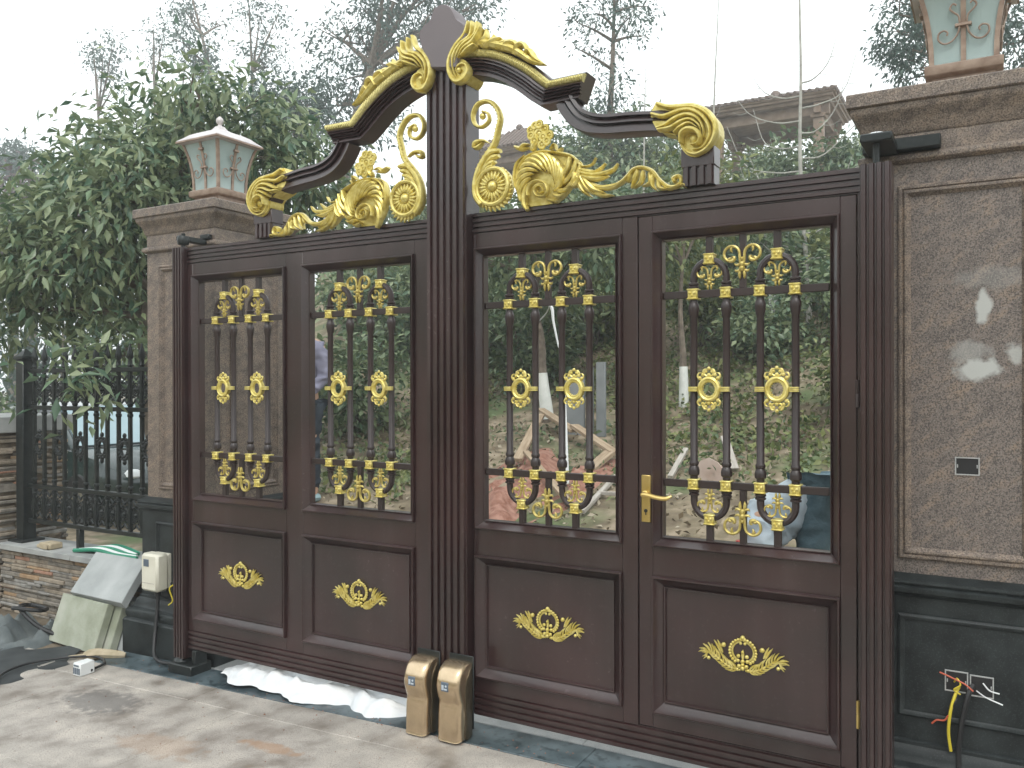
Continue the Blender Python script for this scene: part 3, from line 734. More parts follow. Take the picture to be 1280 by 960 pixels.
def emblem_mesh():
    b = MB()
    N = 22
    for i in range(N):                        # beaded wreath
        a = -0.30 * PI + 1.6 * PI * i / (N - 1)
        r = 0.0062 if i not in (10, 11) else 0.008
        b.ball((0.050 * math.cos(a), -0.004, 0.018 + 0.048 * math.sin(a)), r, 7, 5)
    b.ball((0, -0.005, 0.072), 0.0095, 8, 6)
    b.ring((0, 0, 0.018), 0.041, 0.039, 0.0042, 22, 6, -0.32 * PI, 0.44 * PI)
    b.ring((0, 0, 0.018), 0.041, 0.039, 0.0042, 22, 6, 0.56 * PI, 1.32 * PI)
    for sx in (-1, 1):
        b.ball((sx * 0.008, -0.003, 0.050), 0.006, 6, 5)
    for (x, z, r) in [(0, -0.018, 0.0085), (-0.018, -0.016, 0.0075), (0.018, -0.016, 0.0075), (-0.016, 0.002, 0.0075), (0.016, 0.002, 0.0075), (0, -0.044, 0.009), (-0.014, -0.036, 0.008), (0.014, -0.036, 0.008), (-0.020, -0.050, 0.007), (0.020, -0.050, 0.007), (0, -0.030, 0.008), (0, 0.018, 0.006)]:
        b.ball((x, -0.006, z), r, 7, 5)
    b.stroke([(0, -0.01), (0, 0.012), (0, 0.026)], 0.012, 0.006, -0.002)
    for sx in (-1, 1):                        # palm wings
        st = [(0.010 * sx, -0.052), (0.050 * sx, -0.046), (0.090 * sx, -0.022), (0.122 * sx, 0.002), (0.140 * sx, -0.002), (0.142 * sx, -0.020), (0.130 * sx, -0.026)]
        b.stroke(st, 0.011, 0.006, -0.001, n=28, prof='taper')
        b.ball((sx * 0.132, -0.004, -0.024), 0.0075, 7, 5)
        q = smooth2(st, 60)
        for i in range(12):
            n0 = 3 + int(3.2 * i)
            p, p2 = q[n0], q[n0 + 1]
            t0 = math.atan2(p2[1] - p[1], abs(p2[0] - p[0]))
            L = 0.052 - 0.0016 * i
            a = t0 + math.radians(40)
            b.stroke([p, (p[0] + sx * .5 * L * math.cos(a + .12), p[1] + .5 * L * math.sin(a + .12)), (p[0] + sx * L * math.cos(a - .10), p[1] + L * math.sin(a - .10))], 0.0092, 0.0075, -0.002 - 0.0016 * (i % 2), n=7, k=6)
            a = t0 - math.radians(30); L = 0.036
            b.stroke([p, (p[0] + sx * .5 * L * math.cos(a - .1), p[1] + .5 * L * math.sin(a - .1)), (p[0] + sx * L * math.cos(a + .15), p[1] + L * math.sin(a + .15))], 0.0085, 0.0065, -0.001, n=7, k=6)
        for (x0_, z0_, x1_, z1_) in ((.086, .006, .112, .048), (.078, .004, .098, .050)):
            b.stroke([(x0_ * sx, z0_), ((x0_ + x1_) / 2 * sx, (z0_ + z1_) / 2 + .004), (x1_ * sx, z1_)], 0.0105, 0.006, -0.001, n=7, k=6)
        b.ball((sx * 0.073, -0.005, 0.036), 0.0095, 7, 5)
    return b.mesh('emblem', 'gold')
M_BAR, M_ARCH, M_UARCH, M_COLLAR, M_MED = bar_mesh(), arch_mesh(1), arch_mesh(-1), collar_mesh(), medallion_mesh()
M_FL_S, M_FL_SD, M_FL_B, M_FL_BD = flourish_mesh(0.84, 1), flourish_mesh(0.84, -1), flourish_mesh(1.16, 1), flourish_mesh(1.16, -1)
M_EMB = emblem_mesh()
YG = 0.03                                      # depth of the grille plane

def grille_into(parent, cx, own):
    """own: the grille is a part of the leaf; else its pieces hang under the wicket door itself"""
    gr_ = parent
    if own:
        gr_ = bpy.data.objects.new('window_grille', None)
        col.objects.link(gr_); gr_.parent = parent; gr_.empty_display_size = 0.1
    for z in (1.222, 1.968):
        MB().box(cx - 0.313, cx + 0.313, YG - 0.010, YG + 0.010, z - 0.0145, z + 0.0145, 0.002).build('crossbar', 'paint_dark', gr_)
    for i, dx in enumerate((-0.1935, -0.0645, 0.0645, 0.1935)):
        x = cx + dx
        link('bar', M_BAR, gr_, (x, YG, 0))
        link('collar', M_COLLAR, gr_, (x, YG, 1.968))
        link('collar', M_COLLAR, gr_, (x, YG, 1.222))
    for dx in (-0.129, 0.129):
        x = cx + dx
        link('arch', M_ARCH, gr_, (x, YG, 0)); link('arch', M_UARCH, gr_, (x, YG, 0))
        link('collar', M_COLLAR, gr_, (x, YG, 2.102)); link('collar', M_COLLAR, gr_, (x, YG, 1.088))
        link('medallion', M_MED, gr_, (x, YG - 0.012, 1.595))
        link('flourish', M_FL_S, gr_, (x, YG - 0.004, 2.022)); link('flourish', M_FL_SD, gr_, (x, YG - 0.004, 1.168))
    for z0, z1 in ((1.983, 2.19), (1.003, 1.207)):
        MB().box(cx - 0.012, cx + 0.012, YG - 0.010, YG + 0.010, z0, z1).build('centre_stub', 'paint_dark', gr_)
    link('flourish', M_FL_B, gr_, (cx, YG - 0.014, 2.072)); link('flourish', M_FL_BD, gr_, (cx, YG - 0.014, 1.112))

def bay(parent, cx, own=True):
    MB().frame(cx - 0.354, cx + 0.354, 0.967, 2.225, MOULD).build('window_frame', 'paint', parent)
    f = MB().frame(cx - 0.354, cx + 0.354, 0.300, 0.848, MOULD2)
    if own:
        p = f.build('lower_panel', 'paint', parent)
    else:
        f.build('panel_moulding', 'paint', parent); p = parent
    bd = MB().box(cx - 0.312, cx + 0.312, 0.024, 0.038, 0.342, 0.806)
    bd.build('panel_board', 'paint', p)
    link('emblem', M_EMB, p, (cx, 0.020, 0.574))
    grille_into(parent, cx, own)

def band(top, low, corner, prof, yb, X, n=40):
    """moulded band between two traced edges; prof = (fraction, y)"""
    def rs(P):
        if corner is None:
            return smooth2(P, n)
        a, c = P[:corner + 1], P[corner:]
        return smooth2(a, n - 4) + smooth2(c, 5)[1:]
    A, B = rs(top), rs(low)
    rings = []
    for p, q in zip(A, B):
        rings.append([(X(p[0] + (q[0] - p[0]) * t), y, p[1] + (q[1] - p[1]) * t) for t, y in prof])
    b = MB(); b.loft(rings)
    return b

ARCH_PROF = [(0, 0.045), (0.0, -0.050), (0.07, -0.056), (0.085, -0.046), (0.40, -0.044), (0.41, -0.069), (0.480, -0.074), (0.485, -0.055), (0.500, -0.055), (0.505, -0.066), (0.580, -0.070), (0.585, -0.048), (0.602, -0.048), (0.607, -0.058), (0.685, -0.063),
             (0.69, -0.038), (0.71, -0.038), (0.715, -0.051), (0.805, -0.056), (0.81, -0.030), (0.832, -0.030), (0.837, -0.046), (0.99, -0.052), (1.0, -0.046), (1.0, 0.045)]
SWEEP_PROF = [(0, 0.04), (0, -0.048), (0.17, -0.054), (0.18, -0.030), (0.24, -0.030), (0.25, -0.042), (0.47, -0.050), (0.48, -0.022), (0.56, -0.022), (0.57, -0.038), (0.96, -0.048), (1, -0.040), (1, 0.04)]

def crown(parent, s):
    X = lambda u: MC + s * u
    T = TRACE
    band(T['arch_top'], T['arch_low'], 9, ARCH_PROF, 0.05, X, 44).build('arched_moulding', 'paint', parent, angle=30)
    strip = band(T['arch_top'], T['arch_low'], 9, [(0.085, -0.040), (0.085, -0.060), (0.14, -0.072), (0.23, -0.078), (0.32, -0.072), (0.395, -0.060), (0.395, -0.040)], 0, X, 44)
    st = strip.build('gold_strip', 'gold_pale', parent)
    # rope texture: little oblique beads along the strip
    A = smooth2(T['arch_top'][:10], 60) ; B = smooth2(T['arch_low'][:10], 60)
    rope = MB()
    for i in range(6, 60):
        p, q = A[i], B[i]
        c0 = (p[0] + (q[0] - p[0]) * 0.12, p[1] + (q[1] - p[1]) * 0.13)
        c1 = (p[0] + (q[0] - p[0]) * 0.36 + 0.010, p[1] + (q[1] - p[1]) * 0.36 - 0.004)
        rope.stroke([c0, c1], 0.0075, 0.007, -0.073, X, n=4, k=5)
    A = [T['arch_top'][9], T['arch_top'][10]]; B = [T['arch_low'][9], T['arch_low'][10]]
    A, B = smooth2(A, 16), smooth2(B, 16)
    for p, q in list(zip(A, B))[1:-1]:
        rope.stroke([(p[0] + (q[0] - p[0]) * 0.12, p[1] + (q[1] - p[1]) * 0.13), (p[0] + (q[0] - p[0]) * 0.36 + 0.008, p[1] + (q[1] - p[1]) * 0.36)], 0.0075, 0.007, -0.073, X, n=4, k=5)
    rope.build('rope_relief', 'gold_pale', st)
    band(T['sweep_top'], T['sweep_low'], None, SWEEP_PROF, 0.04, X, 36).build('swept_moulding', 'paint', parent, angle=30)
    # end volute on its short post
    pts = [(X(u), z) for u, z in smooth2(T['end_volute_body'] + T['end_volute_body'][:1], 64)[:-1]]
    v = MB(); v.loft([[(x, -0.044, z) for x, z in pts], [(x, 0.055, z) for x, z in pts]])
    c = T['end_volute_ball'][0]
    vol = v.build('end_volute', 'gold', parent)
    d = MB()
    for i, (p, w) in enumerate(T['end_volute']):
        d.stroke(p, w * 0.98, 0.030 + 0.002 * i, -0.044 - 0.003 * i, X, n=36, k=10)
    d.ball((X(c[0]), -0.052, c[1]), 0.019, 12, 8, sy=0.9)
    d.build('volute_leaf', 'gold', vol)
    pc = 1.163
    b = MB()
    b.box(X(pc - 0.0655), X(pc + 0.0655), -0.035, 0.05, 2.455, 2.53, 0.003)
    poly = [(X(a), y) for a, y in reeds(pc - 0.062, pc + 0.062, 4, -0.034, 0.012, 0.05)]
    b.prism(poly, 2.384, 2.456, 'z')
    b.build('short_post', 'paint', parent)
    # crest volute, crest leaves
    cv = MB()
    for i, (p, w) in enumerate(T['crest_volute']):
        cv.stroke(p, w * 1.05, 0.028 + 0.002 * i, -0.078 - 0.003 * i, X, n=36, k=10)
    cb = T['crest_ball']
    cv.ball((X(cb[0][0]), -0.09, cb[0][1]), 0.012, 10, 6)
    cp = [(X(cb[0][0] + 0.047 * math.cos(a) * 0.95), cb[0][1] + 0.052 * math.sin(a)) for a in np.linspace(0, 2 * PI, 25)[:-1]]
    cv.loft([[(x, -0.082, z) for x, z in cp], [(x, 0.05, z) for x, z in cp]])
    cv.build('crest_volute', 'gold', parent)
    cl = MB()
    for i, (p, w) in enumerate(T['crest_leaf']):
        cl.stroke(p, w * 1.2, 0.030, -0.060 - 0.004 * (i % 3), X, n=14, k=8)
    cl.build('crest_leaf', 'gold', parent)
    # scrolls below the arch
    ts = MB()
    for i, (p, w) in enumerate(T['tall_scroll']):
        ts.stroke(p, w * (1.3 if i else 1.5), 0.024 if i == 0 else 0.022, -0.020 - 0.003 * (i % 2), X, n=54 if i == 0 else 14, k=10, prof='grow' if i == 0 else 'leaf')
    tb = T['tall_ball'][0]
    ts.ball((X(tb[0]), -0.022, tb[1]), 0.015, 10, 7)
    stem = smooth2(T['tall_scroll'][0][0], 54)
    for i in range(26, 44):                   # ribs wrapped round the stem
        p, q = stem[i], stem[i + 1]
        L = math.hypot(q[0] - p[0], q[1] - p[1]); nx, nz = -(q[1] - p[1]) / L, (q[0] - p[0]) / L
        hw = 0.0115
        ts.stroke([(p[0] - nx * hw, p[1] - nz * hw), (p[0] + nx * hw, p[1] + nz * hw)], 0.006, 0.004, -0.036, X, n=4, k=5)
    sc = ts.build('tall_scroll', 'gold', parent)
    ro = MB()
    rc = T['rosette'][0]
    C = (X(rc[0]), -0.026, rc[1])
    rings = [[(C[0] + r * math.cos(a), y, C[2] + r * math.sin(a)) for a in np.linspace(0, 2 * PI, 33)[:-1]] for r, y in ((0.088, 0.012), (0.088, -0.024), (0.003, -0.028))]
    ro.loft(rings)
    ro.ball(C, 0.025, 12, 8, sy=1.0)
    for i in range(20):
        a = 2 * PI * i / 20
        ro.stroke([(rc[0] + 0.030 * math.cos(a), rc[1] + 0.030 * math.sin(a)), (rc[0] + 0.067 * math.cos(a), rc[1] + 0.067 * math.sin(a))], 0.0165, 0.010, -0.030, X, n=6, k=6)
    ro.ring((C[0], -0.028, C[2]), 0.079, 0.079, 0.0105, 32, 8, ry=0.013)
    for i in range(24):                       # leafy rim, widest at the bottom
        a = -1.25 * PI + 1.55 * PI * i / 23
        r0, r1 = 0.082, 0.086 + 0.026 * max(0.25, math.cos(a + PI / 2 - 0.15))
        ro.stroke([(rc[0] + r0 * math.cos(a), rc[1] + r0 * math.sin(a)), (rc[0] + r1 * math.cos(a + 0.12), rc[1] + r1 * math.sin(a + 0.12))], 0.019, 0.010, -0.020, X, n=5, k=6)
    ro.build('rosette', 'gold', sc)
    ac = MB()
    for i, (p, w) in enumerate(T['acanthus']):
        if i == 14:                           # the spiral eye
            ac.stroke(p, w * 1.1, 0.020, -0.040, X, n=90, k=8, prof='taper')
        elif i < 12:
            ac.stroke(p, w * 1.1, 0.022, -0.022 - 0.0012 * i, X, n=20, k=8)
        else:
            ac.stroke(p, w * 1.2, 0.024, -0.014 - 0.006 * (i % 3), X, n=30, k=8)
    stem_ = T['acanthus'][12][0]
    body = smooth2([stem_[k] for k in (0, 1, 2, 3, 4, 5, 6, 7, 8)] + [T['acanthus'][16][0][2], T['acanthus'][18][0][1], stem_[0]], 60)[:-1]
    ac.loft([[(X(u), y, z) for u, z in body] for y in (0.008, -0.004)])
    aco = ac.build('acanthus_scroll', 'gold', parent)
    fl = MB()
    for i, ((u, z), r) in enumerate(T['flower']):
        fl.ring((X(u), -0.026 - 0.004 * (i % 3), z), r * 0.72, r * 0.72, r * 0.34, 12, 6)
        fl.ball((X(u), -0.022 - 0.004 * (i % 3), z), r * 0.5, 7, 5)
    fl.build('flower', 'gold', aco)
    tr = MB()
    for i, (p, w) in enumerate(T['trailing_leaf']):
        tr.stroke(p, w * (1.2 if i == 0 else 1.2), 0.022, -0.014 - 0.003 * (i % 3), X, n=40 if i == 0 else 12, k=8, prof='const' if i == 0 else 'leaf')
    tr.build('trailing_leaf', 'gold', parent)

def leaf_frame(parent, u0, u1, bays):
    """reeded top and bottom rails and the stiles and rails between the bays"""
    x0, x1 = U(u0), U(u1)
    MB().prism([(y, z) for z, y in reeds(2.292, 2.385, 4, -0.004, 0.010, 0.058, 0.25)], x0, x1, 'x').build('top_rail', 'paint', parent, angle=20)
    MB().prism([(y, z) for z, y in reeds(0.125, 0.235, 4, -0.004, 0.010, 0.058, 0.25)], x0, x1, 'x').build('bottom_rail', 'paint', parent, angle=20)

# --- left leaf
left = thing('gate_leaf', 'left leaf of the dark brown gate, hung on the pier beside the black fence', 'gate', (U(-1.80), 0, gz(-3.98)))
leaf_frame(left, -1.750, -0.070, None)
ca, cb_ = -1.3525, -0.5265
for (a, b) in ((-1.750, ca - 0.354), (ca + 0.354, cb_ - 0.354), (cb_ + 0.354, -0.070)):
    MB().box(U(a), U(b), 0.0, 0.056, 0.236, 2.291, 0.0015).build('stile', 'paint', left)
for c in (ca, cb_):
    for (z0, z1) in ((0.236, 0.301), (0.847, 0.968), (2.224, 2.291)):
        MB().box(U(c - 0.353), U(c + 0.353), 0.001, 0.055, z0, z1).build('rail', 'paint', left)
    bay(left, U(c))
poly = [(U(a), y) for a, y in reeds(-1.842, -1.752, 4, -0.034, 0.012, 0.064)]
MB().prism(poly, 0.075, 2.386, 'z').build('hinge_post', 'paint', left, angle=20)
MB().lathe([(0.012, 2.386), (0.012, 2.405), (0.030, 2.407), (0.034, 2.42), (0.034, 2.44), (0.028, 2.452), (0.012, 2.456), (0.012, 2.47)], (U(-1.797), 0.01, 0), 12).build('top_pivot', 'iron', left)
crown(left, -1)

# --- right leaf with its wicket door and the central post
right = thing('gate_leaf', 'right leaf of the dark brown gate, carrying the central post and the wicket door', 'gate', (U(1.83), 0, gz(-0.4)))
leaf_frame(right, 0.152, 1.777, None)
cc, cd = 0.519, 1.3565
for (a, b) in ((0.152, cc - 0.354), (cc + 0.354, 0.939), (1.769, 1.777)):
    MB().box(U(a), U(b), 0.0, 0.056, 0.236, 2.291, 0.0015).build('stile', 'paint', right)
for (z0, z1) in ((0.236, 0.301), (0.847, 0.968), (2.224, 2.291)):
    MB().box(U(cc - 0.353), U(cc + 0.353), 0.001, 0.055, z0, z1).build('rail', 'paint', right)
bay(right, U(cc))
w = MB()
for (a, b) in ((0.944, cd - 0.354), (cd + 0.354, 1.765)):
    w.box(U(a), U(b), 0.0, 0.056, 0.240, 2.288, 0.002)
for (z0, z1) in ((0.240, 0.301), (0.847, 0.968), (2.224, 2.288)):
    w.box(U(cd - 0.353), U(cd + 0.353), 0.001, 0.055, z0, z1)
wicket = w.build('wicket_door', 'paint', right)
bay(wicket, U(cd), own=False)
hx = U(0.976)
MB().box(hx - 0.020, hx + 0.020, -0.007, 0.0, 1.060, 1.250, 0.003).build('handle_plate', 'brass', wicket)
h = MB()
h.lathe([(0.0135, 0), (0.0135, 0.012), (0.010, 0.014), (0.010, 0.035)], (0, 0, 0), 12)
h.v = [(hx + x, -0.007 - z, 1.175 + y) for x, y, z in h.v]
h.tube(smooth2([(hx, -0.042, 1.175), (hx + 0.02, -0.046, 1.176), (hx + 0.06, -0.046, 1.168), (hx + 0.095, -0.044, 1.166), (hx + 0.118, -0.040, 1.176)], 16), [0.0095] * 12 + [0.009, 0.008, 0.0065, 0.004], 8)
h.build('door_handle', 'brass', wicket)
k_ = MB().lathe([(0.007, 0), (0.007, 0.004), (0.004, 0.0045)], (0, 0, 0), 10)
k_.v = [(hx + x, -0.007 - z, 1.107 + y) for x, y, z in k_.v]
k_.box(hx - 0.0018, hx + 0.0018, -0.010, -0.006, 1.090, 1.107)
k_.build('keyhole', 'iron', wicket)
for z in (0.44, 1.58):
    MB().lathe([(0.004, -0.05), (0.007, -0.048), (0.007, -0.002), (0.006, 0), (0.007, 0.002), (0.007, 0.048), (0.004, 0.05)], (U(1.7695), -0.004, z), 8).build('hinge', 'brass' if z < 1 else 'paint_dark', wicket)
poly = [(U(a), y) for a, y in reeds(1.779, 1.881, 4, -0.034, 0.012, 0.064)]
MB().prism(poly, 0.10, 2.386, 'z').build('hinge_post', 'paint', right, angle=20)
MB().lathe([(0.012, 2.386), (0.012, 2.46)], (U(1.83), 0.01, 0), 10).build('top_pivot', 'iron', right)
poly = [(U(a), y) for a, y in reeds(-0.066, 0.149, 6, -0.062, 0.013, 0.060, 0.30)]
MB().prism(poly, 0.13, 3.055, 'z').build('central_post', 'paint', right, angle=20)
hp = [(U(a), z) for a, z in smooth2(TRACE['heart'], 70)]
hb = MB()
hb.loft([[(U(0.052) + (x - U(0.052)) * k, y, 3.17 + (z - 3.17) * k) for x, z in hp] for k, y in ((0.96, 0.012), (1, 0.004), (1, -0.090), (0.965, -0.098))])
hb.build('crown_plaque', 'plaque', right)
crown(right, 1)

# --- the two drive housings on the gate foot
def motor(name, label, x0, x1):
    cx = (x0 + x1) / 2
    t = thing(name, label, 'gate opener', (cx, -0.12, gz(cx) - 0.004), 'gold drive housings at the gate foot')
    zb = gz(cx) + 0.006
    K = 0.93
    front = [(-0.068, zb), (-0.166, zb), (-0.172, zb + .01), (-0.170, zb + .10), (-0.166, zb + .150), (-0.163, zb + .175), (-0.172, zb + .200), (-0.183, zb + .235), (-0.186, zb + .268), (-0.176, zb + .300), (-0.156, zb + .330), (-0.122, zb + .350), (-0.092, zb + .356), (-0.068, zb + .352)]
    front = [(y, zb + (z - zb) * K) for y, z in front]
    f = smooth2(front, 50)
    hw = (x1 - x0) / 2
    b = MB()
    cyz = (-0.068, zb + 0.15)
    rings = []
    for k, dx in ((0.72, -hw), (0.84, -hw * 0.97), (0.94, -hw * 0.84), (0.985, -hw * 0.66), (1.0, -hw * 0.50), (1.0, hw * 0.50), (0.985, hw * 0.66), (0.94, hw * 0.84), (0.84, hw * 0.97), (0.72, hw)):
        rings.append([(cx + dx, cyz[0] + (y - cyz[0]) * k, cyz[1] + (z - cyz[1]) * (1 - (1 - k) * 0.22)) for y, z in f])
    b.loft(rings)
    b.build('housing', 'champagne', t)
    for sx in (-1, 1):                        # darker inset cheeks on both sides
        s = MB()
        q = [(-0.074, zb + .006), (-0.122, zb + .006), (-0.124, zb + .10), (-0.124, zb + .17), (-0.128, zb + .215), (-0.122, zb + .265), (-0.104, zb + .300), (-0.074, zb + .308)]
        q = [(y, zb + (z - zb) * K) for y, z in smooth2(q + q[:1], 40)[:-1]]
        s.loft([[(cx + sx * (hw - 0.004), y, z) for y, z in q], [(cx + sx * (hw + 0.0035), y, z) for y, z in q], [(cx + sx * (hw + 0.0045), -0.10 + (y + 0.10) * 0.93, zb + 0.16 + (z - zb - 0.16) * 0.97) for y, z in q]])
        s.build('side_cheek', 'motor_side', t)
    bd = MB().box(cx - 0.024, cx + 0.014, -0.1885, -0.180, zb + 0.222, zb + 0.262, 0.002)
    bd.build('badge', 'badge', t)
    lg = MB()                                 # small emblem on the badge
    lg.box(cx - 0.019, cx - 0.009, -0.1900, -0.1884, zb + 0.229, zb + 0.250)
    lg.box(cx - 0.006, cx + 0.008, -0.1900, -0.1884, zb + 0.229, zb + 0.236)
    lg.ball((cx + 0.002, -0.1885, zb + 0.246), 0.005, 8, 6, sy=0.3)
    lg.build('badge_emblem', 'badge_line', t)
    ft = MB().box(cx - hw * 0.6, cx + hw * 0.6, -0.155, -0.075, zb - 0.008, zb + 0.001, 0.003)
    ft.build('foot', 'rubber', t)
    bk = MB().box(cx - hw * 0.95, cx + hw * 1.12, -0.0695, -0.0635, zb + 0.03, zb + 0.352, 0.002)
    bk.build('mounting_plate', 'iron', t)
motor('drive_housing', 'left one of the two gold drive housings at the foot of the central post', -2.298, -2.178)
motor('drive_housing', 'right one of the two gold drive housings at the foot of the central post', -2.122, -1.998)
pb = thing('pivot_block', 'black iron ground pivot under the lower hinge end of the gate by the grey pipe', 'gate pivot', (U(-1.78), 0, gz(-3.96)))
MB().box(U(-1.85), U(-1.66), -0.06, 0.085, gz(-3.96) - 0.004, gz(-3.96) + 0.055, 0.006).build('base_block', 'iron', pb)
MB().lathe([(0.05, 0), (0.05, 0.012), (0.034, 0.03), (0.022, 0.04), (0.022, 0.075)], (U(-1.80), 0.0, gz(-3.96) + 0.05), 14).build('pivot_cup', 'iron', pb)
MB().box(U(-1.70), U(-1.67), -0.02, 0.06, gz(-3.96) + 0.05, 0.128, 0.003).build('stop_lug', 'iron', pb)

# ------------------------------------------------------------------ gate piers
def pier(label, cx, panel_mat, h=0.304):
    y0, y1 = 0.212, 0.82
    cy = (y0 + y1) / 2
    g0 = gz(cx) - 0.03
    t = thing('gate_pier', label, 'gate pier', (cx, cy, gz(cx)), 'granite gate piers')
    MB().square([(0.085, g0), (0.105, g0 + 0.006), (0.105, 0.165), (0.098, 0.175)], cx, cy, h, 0.304).build('plinth', 'black_granite', t, angle=20)
    tor = [(0.098 + 0, 0.1765), (0.088, 0.182), (0.092, 0.195), (0.094, 0.21), (0.092, 0.225), (0.084, 0.236), (0.066, 0.243), (0.060, 0.25), (0.055, 0.27), (0.046, 0.29), (0.036, 0.30), (0.036, 0.312), (0.026, 0.318)]
    MB().square(tor, cx, cy, h, 0.304).build('base_moulding', 'black_granite', t)
    MB().square([(0.024, 0.3185), (0.024, 0.835)], cx, cy, h, 0.304).build('dado', 'black_granite', t, smooth=False)
    dm = [(0.024, 0.8355), (0.030, 0.842), (0.036, 0.850), (0.048, 0.856), (0.050, 0.866), (0.050, 0.874), (0.040, 0.880), (0.046, 0.890), (0.044, 0.900), (0.030, 0.906), (0.010, 0.918)]
    MB().square(dm, cx, cy, h, 0.304).build('dado_moulding', 'black_granite', t)
    MB().square([(0.0, 0.9185), (0.0, 2.425)], cx, cy, h, 0.304).build('shaft', panel_mat, t, smooth=False)
    nm = [(0.004, 2.4255), (0.012, 2.430), (0.022, 2.436), (0.024, 2.446), (0.022, 2.456), (0.008, 2.464)]
    MB().square(nm, cx, cy, h, 0.304).build('neck_moulding', 'granite', t)
    MB().square([(0.001, 2.4645), (0.001, 2.535)], cx, cy, h, 0.304).build('frieze', 'granite', t, smooth=False)
    cap = [(0.004, 2.5355), (0.010, 2.545), (0.016, 2.570), (0.026, 2.592), (0.042, 2.612), (0.048, 2.622), (0.048, 2.640)]
    MB().square(cap, cx, cy, h, 0.304).build('capital', 'granite', t)
    MB().square([(0.054, 2.6405), (0.060, 2.645), (0.060, 2.690), (0.055, 2.695), (-0.2, 2.697)], cx, cy, h, 0.304).build('cap_slab', 'granite', t, angle=20)
    # raised panel mouldings on the faces, one frame per face
    PR = [(0, 0.0), (0, -0.008), (0.006, -0.014), (0.014, -0.014), (0.017, -0.009), (0.024, -0.016), (0.030, -0.016), (0.034, -0.010), (0.042, -0.004), (0.044, 0.001)]
    DR = [(0, 0.0), (0, -0.007), (0.008, -0.012), (0.015, -0.009), (0.022, -0.003), (0.022, 0.0)]
    for face in range(3):
        for (z0, z1, prof, mm, off, nm_) in ((0.972, 2.345, PR, 'granite', 0.0, 'panel_moulding'), (0.40, 0.775, DR, 'black_granite', 0.024, 'dado_panel')):
            hw, hd = (h, 0.304) if face == 0 else (0.304, h)
            b = MB().frame(-(hw - 0.112), hw - 0.112, z0, z1, prof)
            a = (0, -PI / 2, PI / 2)[face]
            ca_, sa_ = math.cos(a), math.sin(a)
            vv = []
            for x, y, z in b.v:
                yy = y - hd - off
                vv.append((cx + x * ca_ - yy * sa_, cy + x * sa_ + yy * ca_, z))
            b.v = vv
            b.build(nm_, mm, t)
    return t
smear_pts = [((-0.028, 0.205, 1.895), (0.028, 0.1, 0.075), 0.95), ((-0.045, 0.205, 1.665), (0.085, 0.1, 0.05), 0.95), ((0.075, 0.205, 1.72), (0.04, 0.1, 0.045), 0.75), ((-0.07, 0.205, 1.72), (0.07, 0.1, 0.05), 0.4), ((0.0, 0.205, 1.99), (0.16, 0.1, 0.05), 0.18)]
PCX_L, PCX_R = -4.261, -0.086
gp = smear(g2, [((p[0] - PCX_R, p[1] - 0.516, p[2] - gz(PCX_R)), s_, a_) for p, s_, a_ in smear_pts])
MT['granite_panel'] = gp
pier('left granite gate pier with a cream control box on its black base', PCX_L, 'granite')
pier('right granite gate pier with plaster smears and open socket holes', PCX_R, 'granite_panel', 0.330)
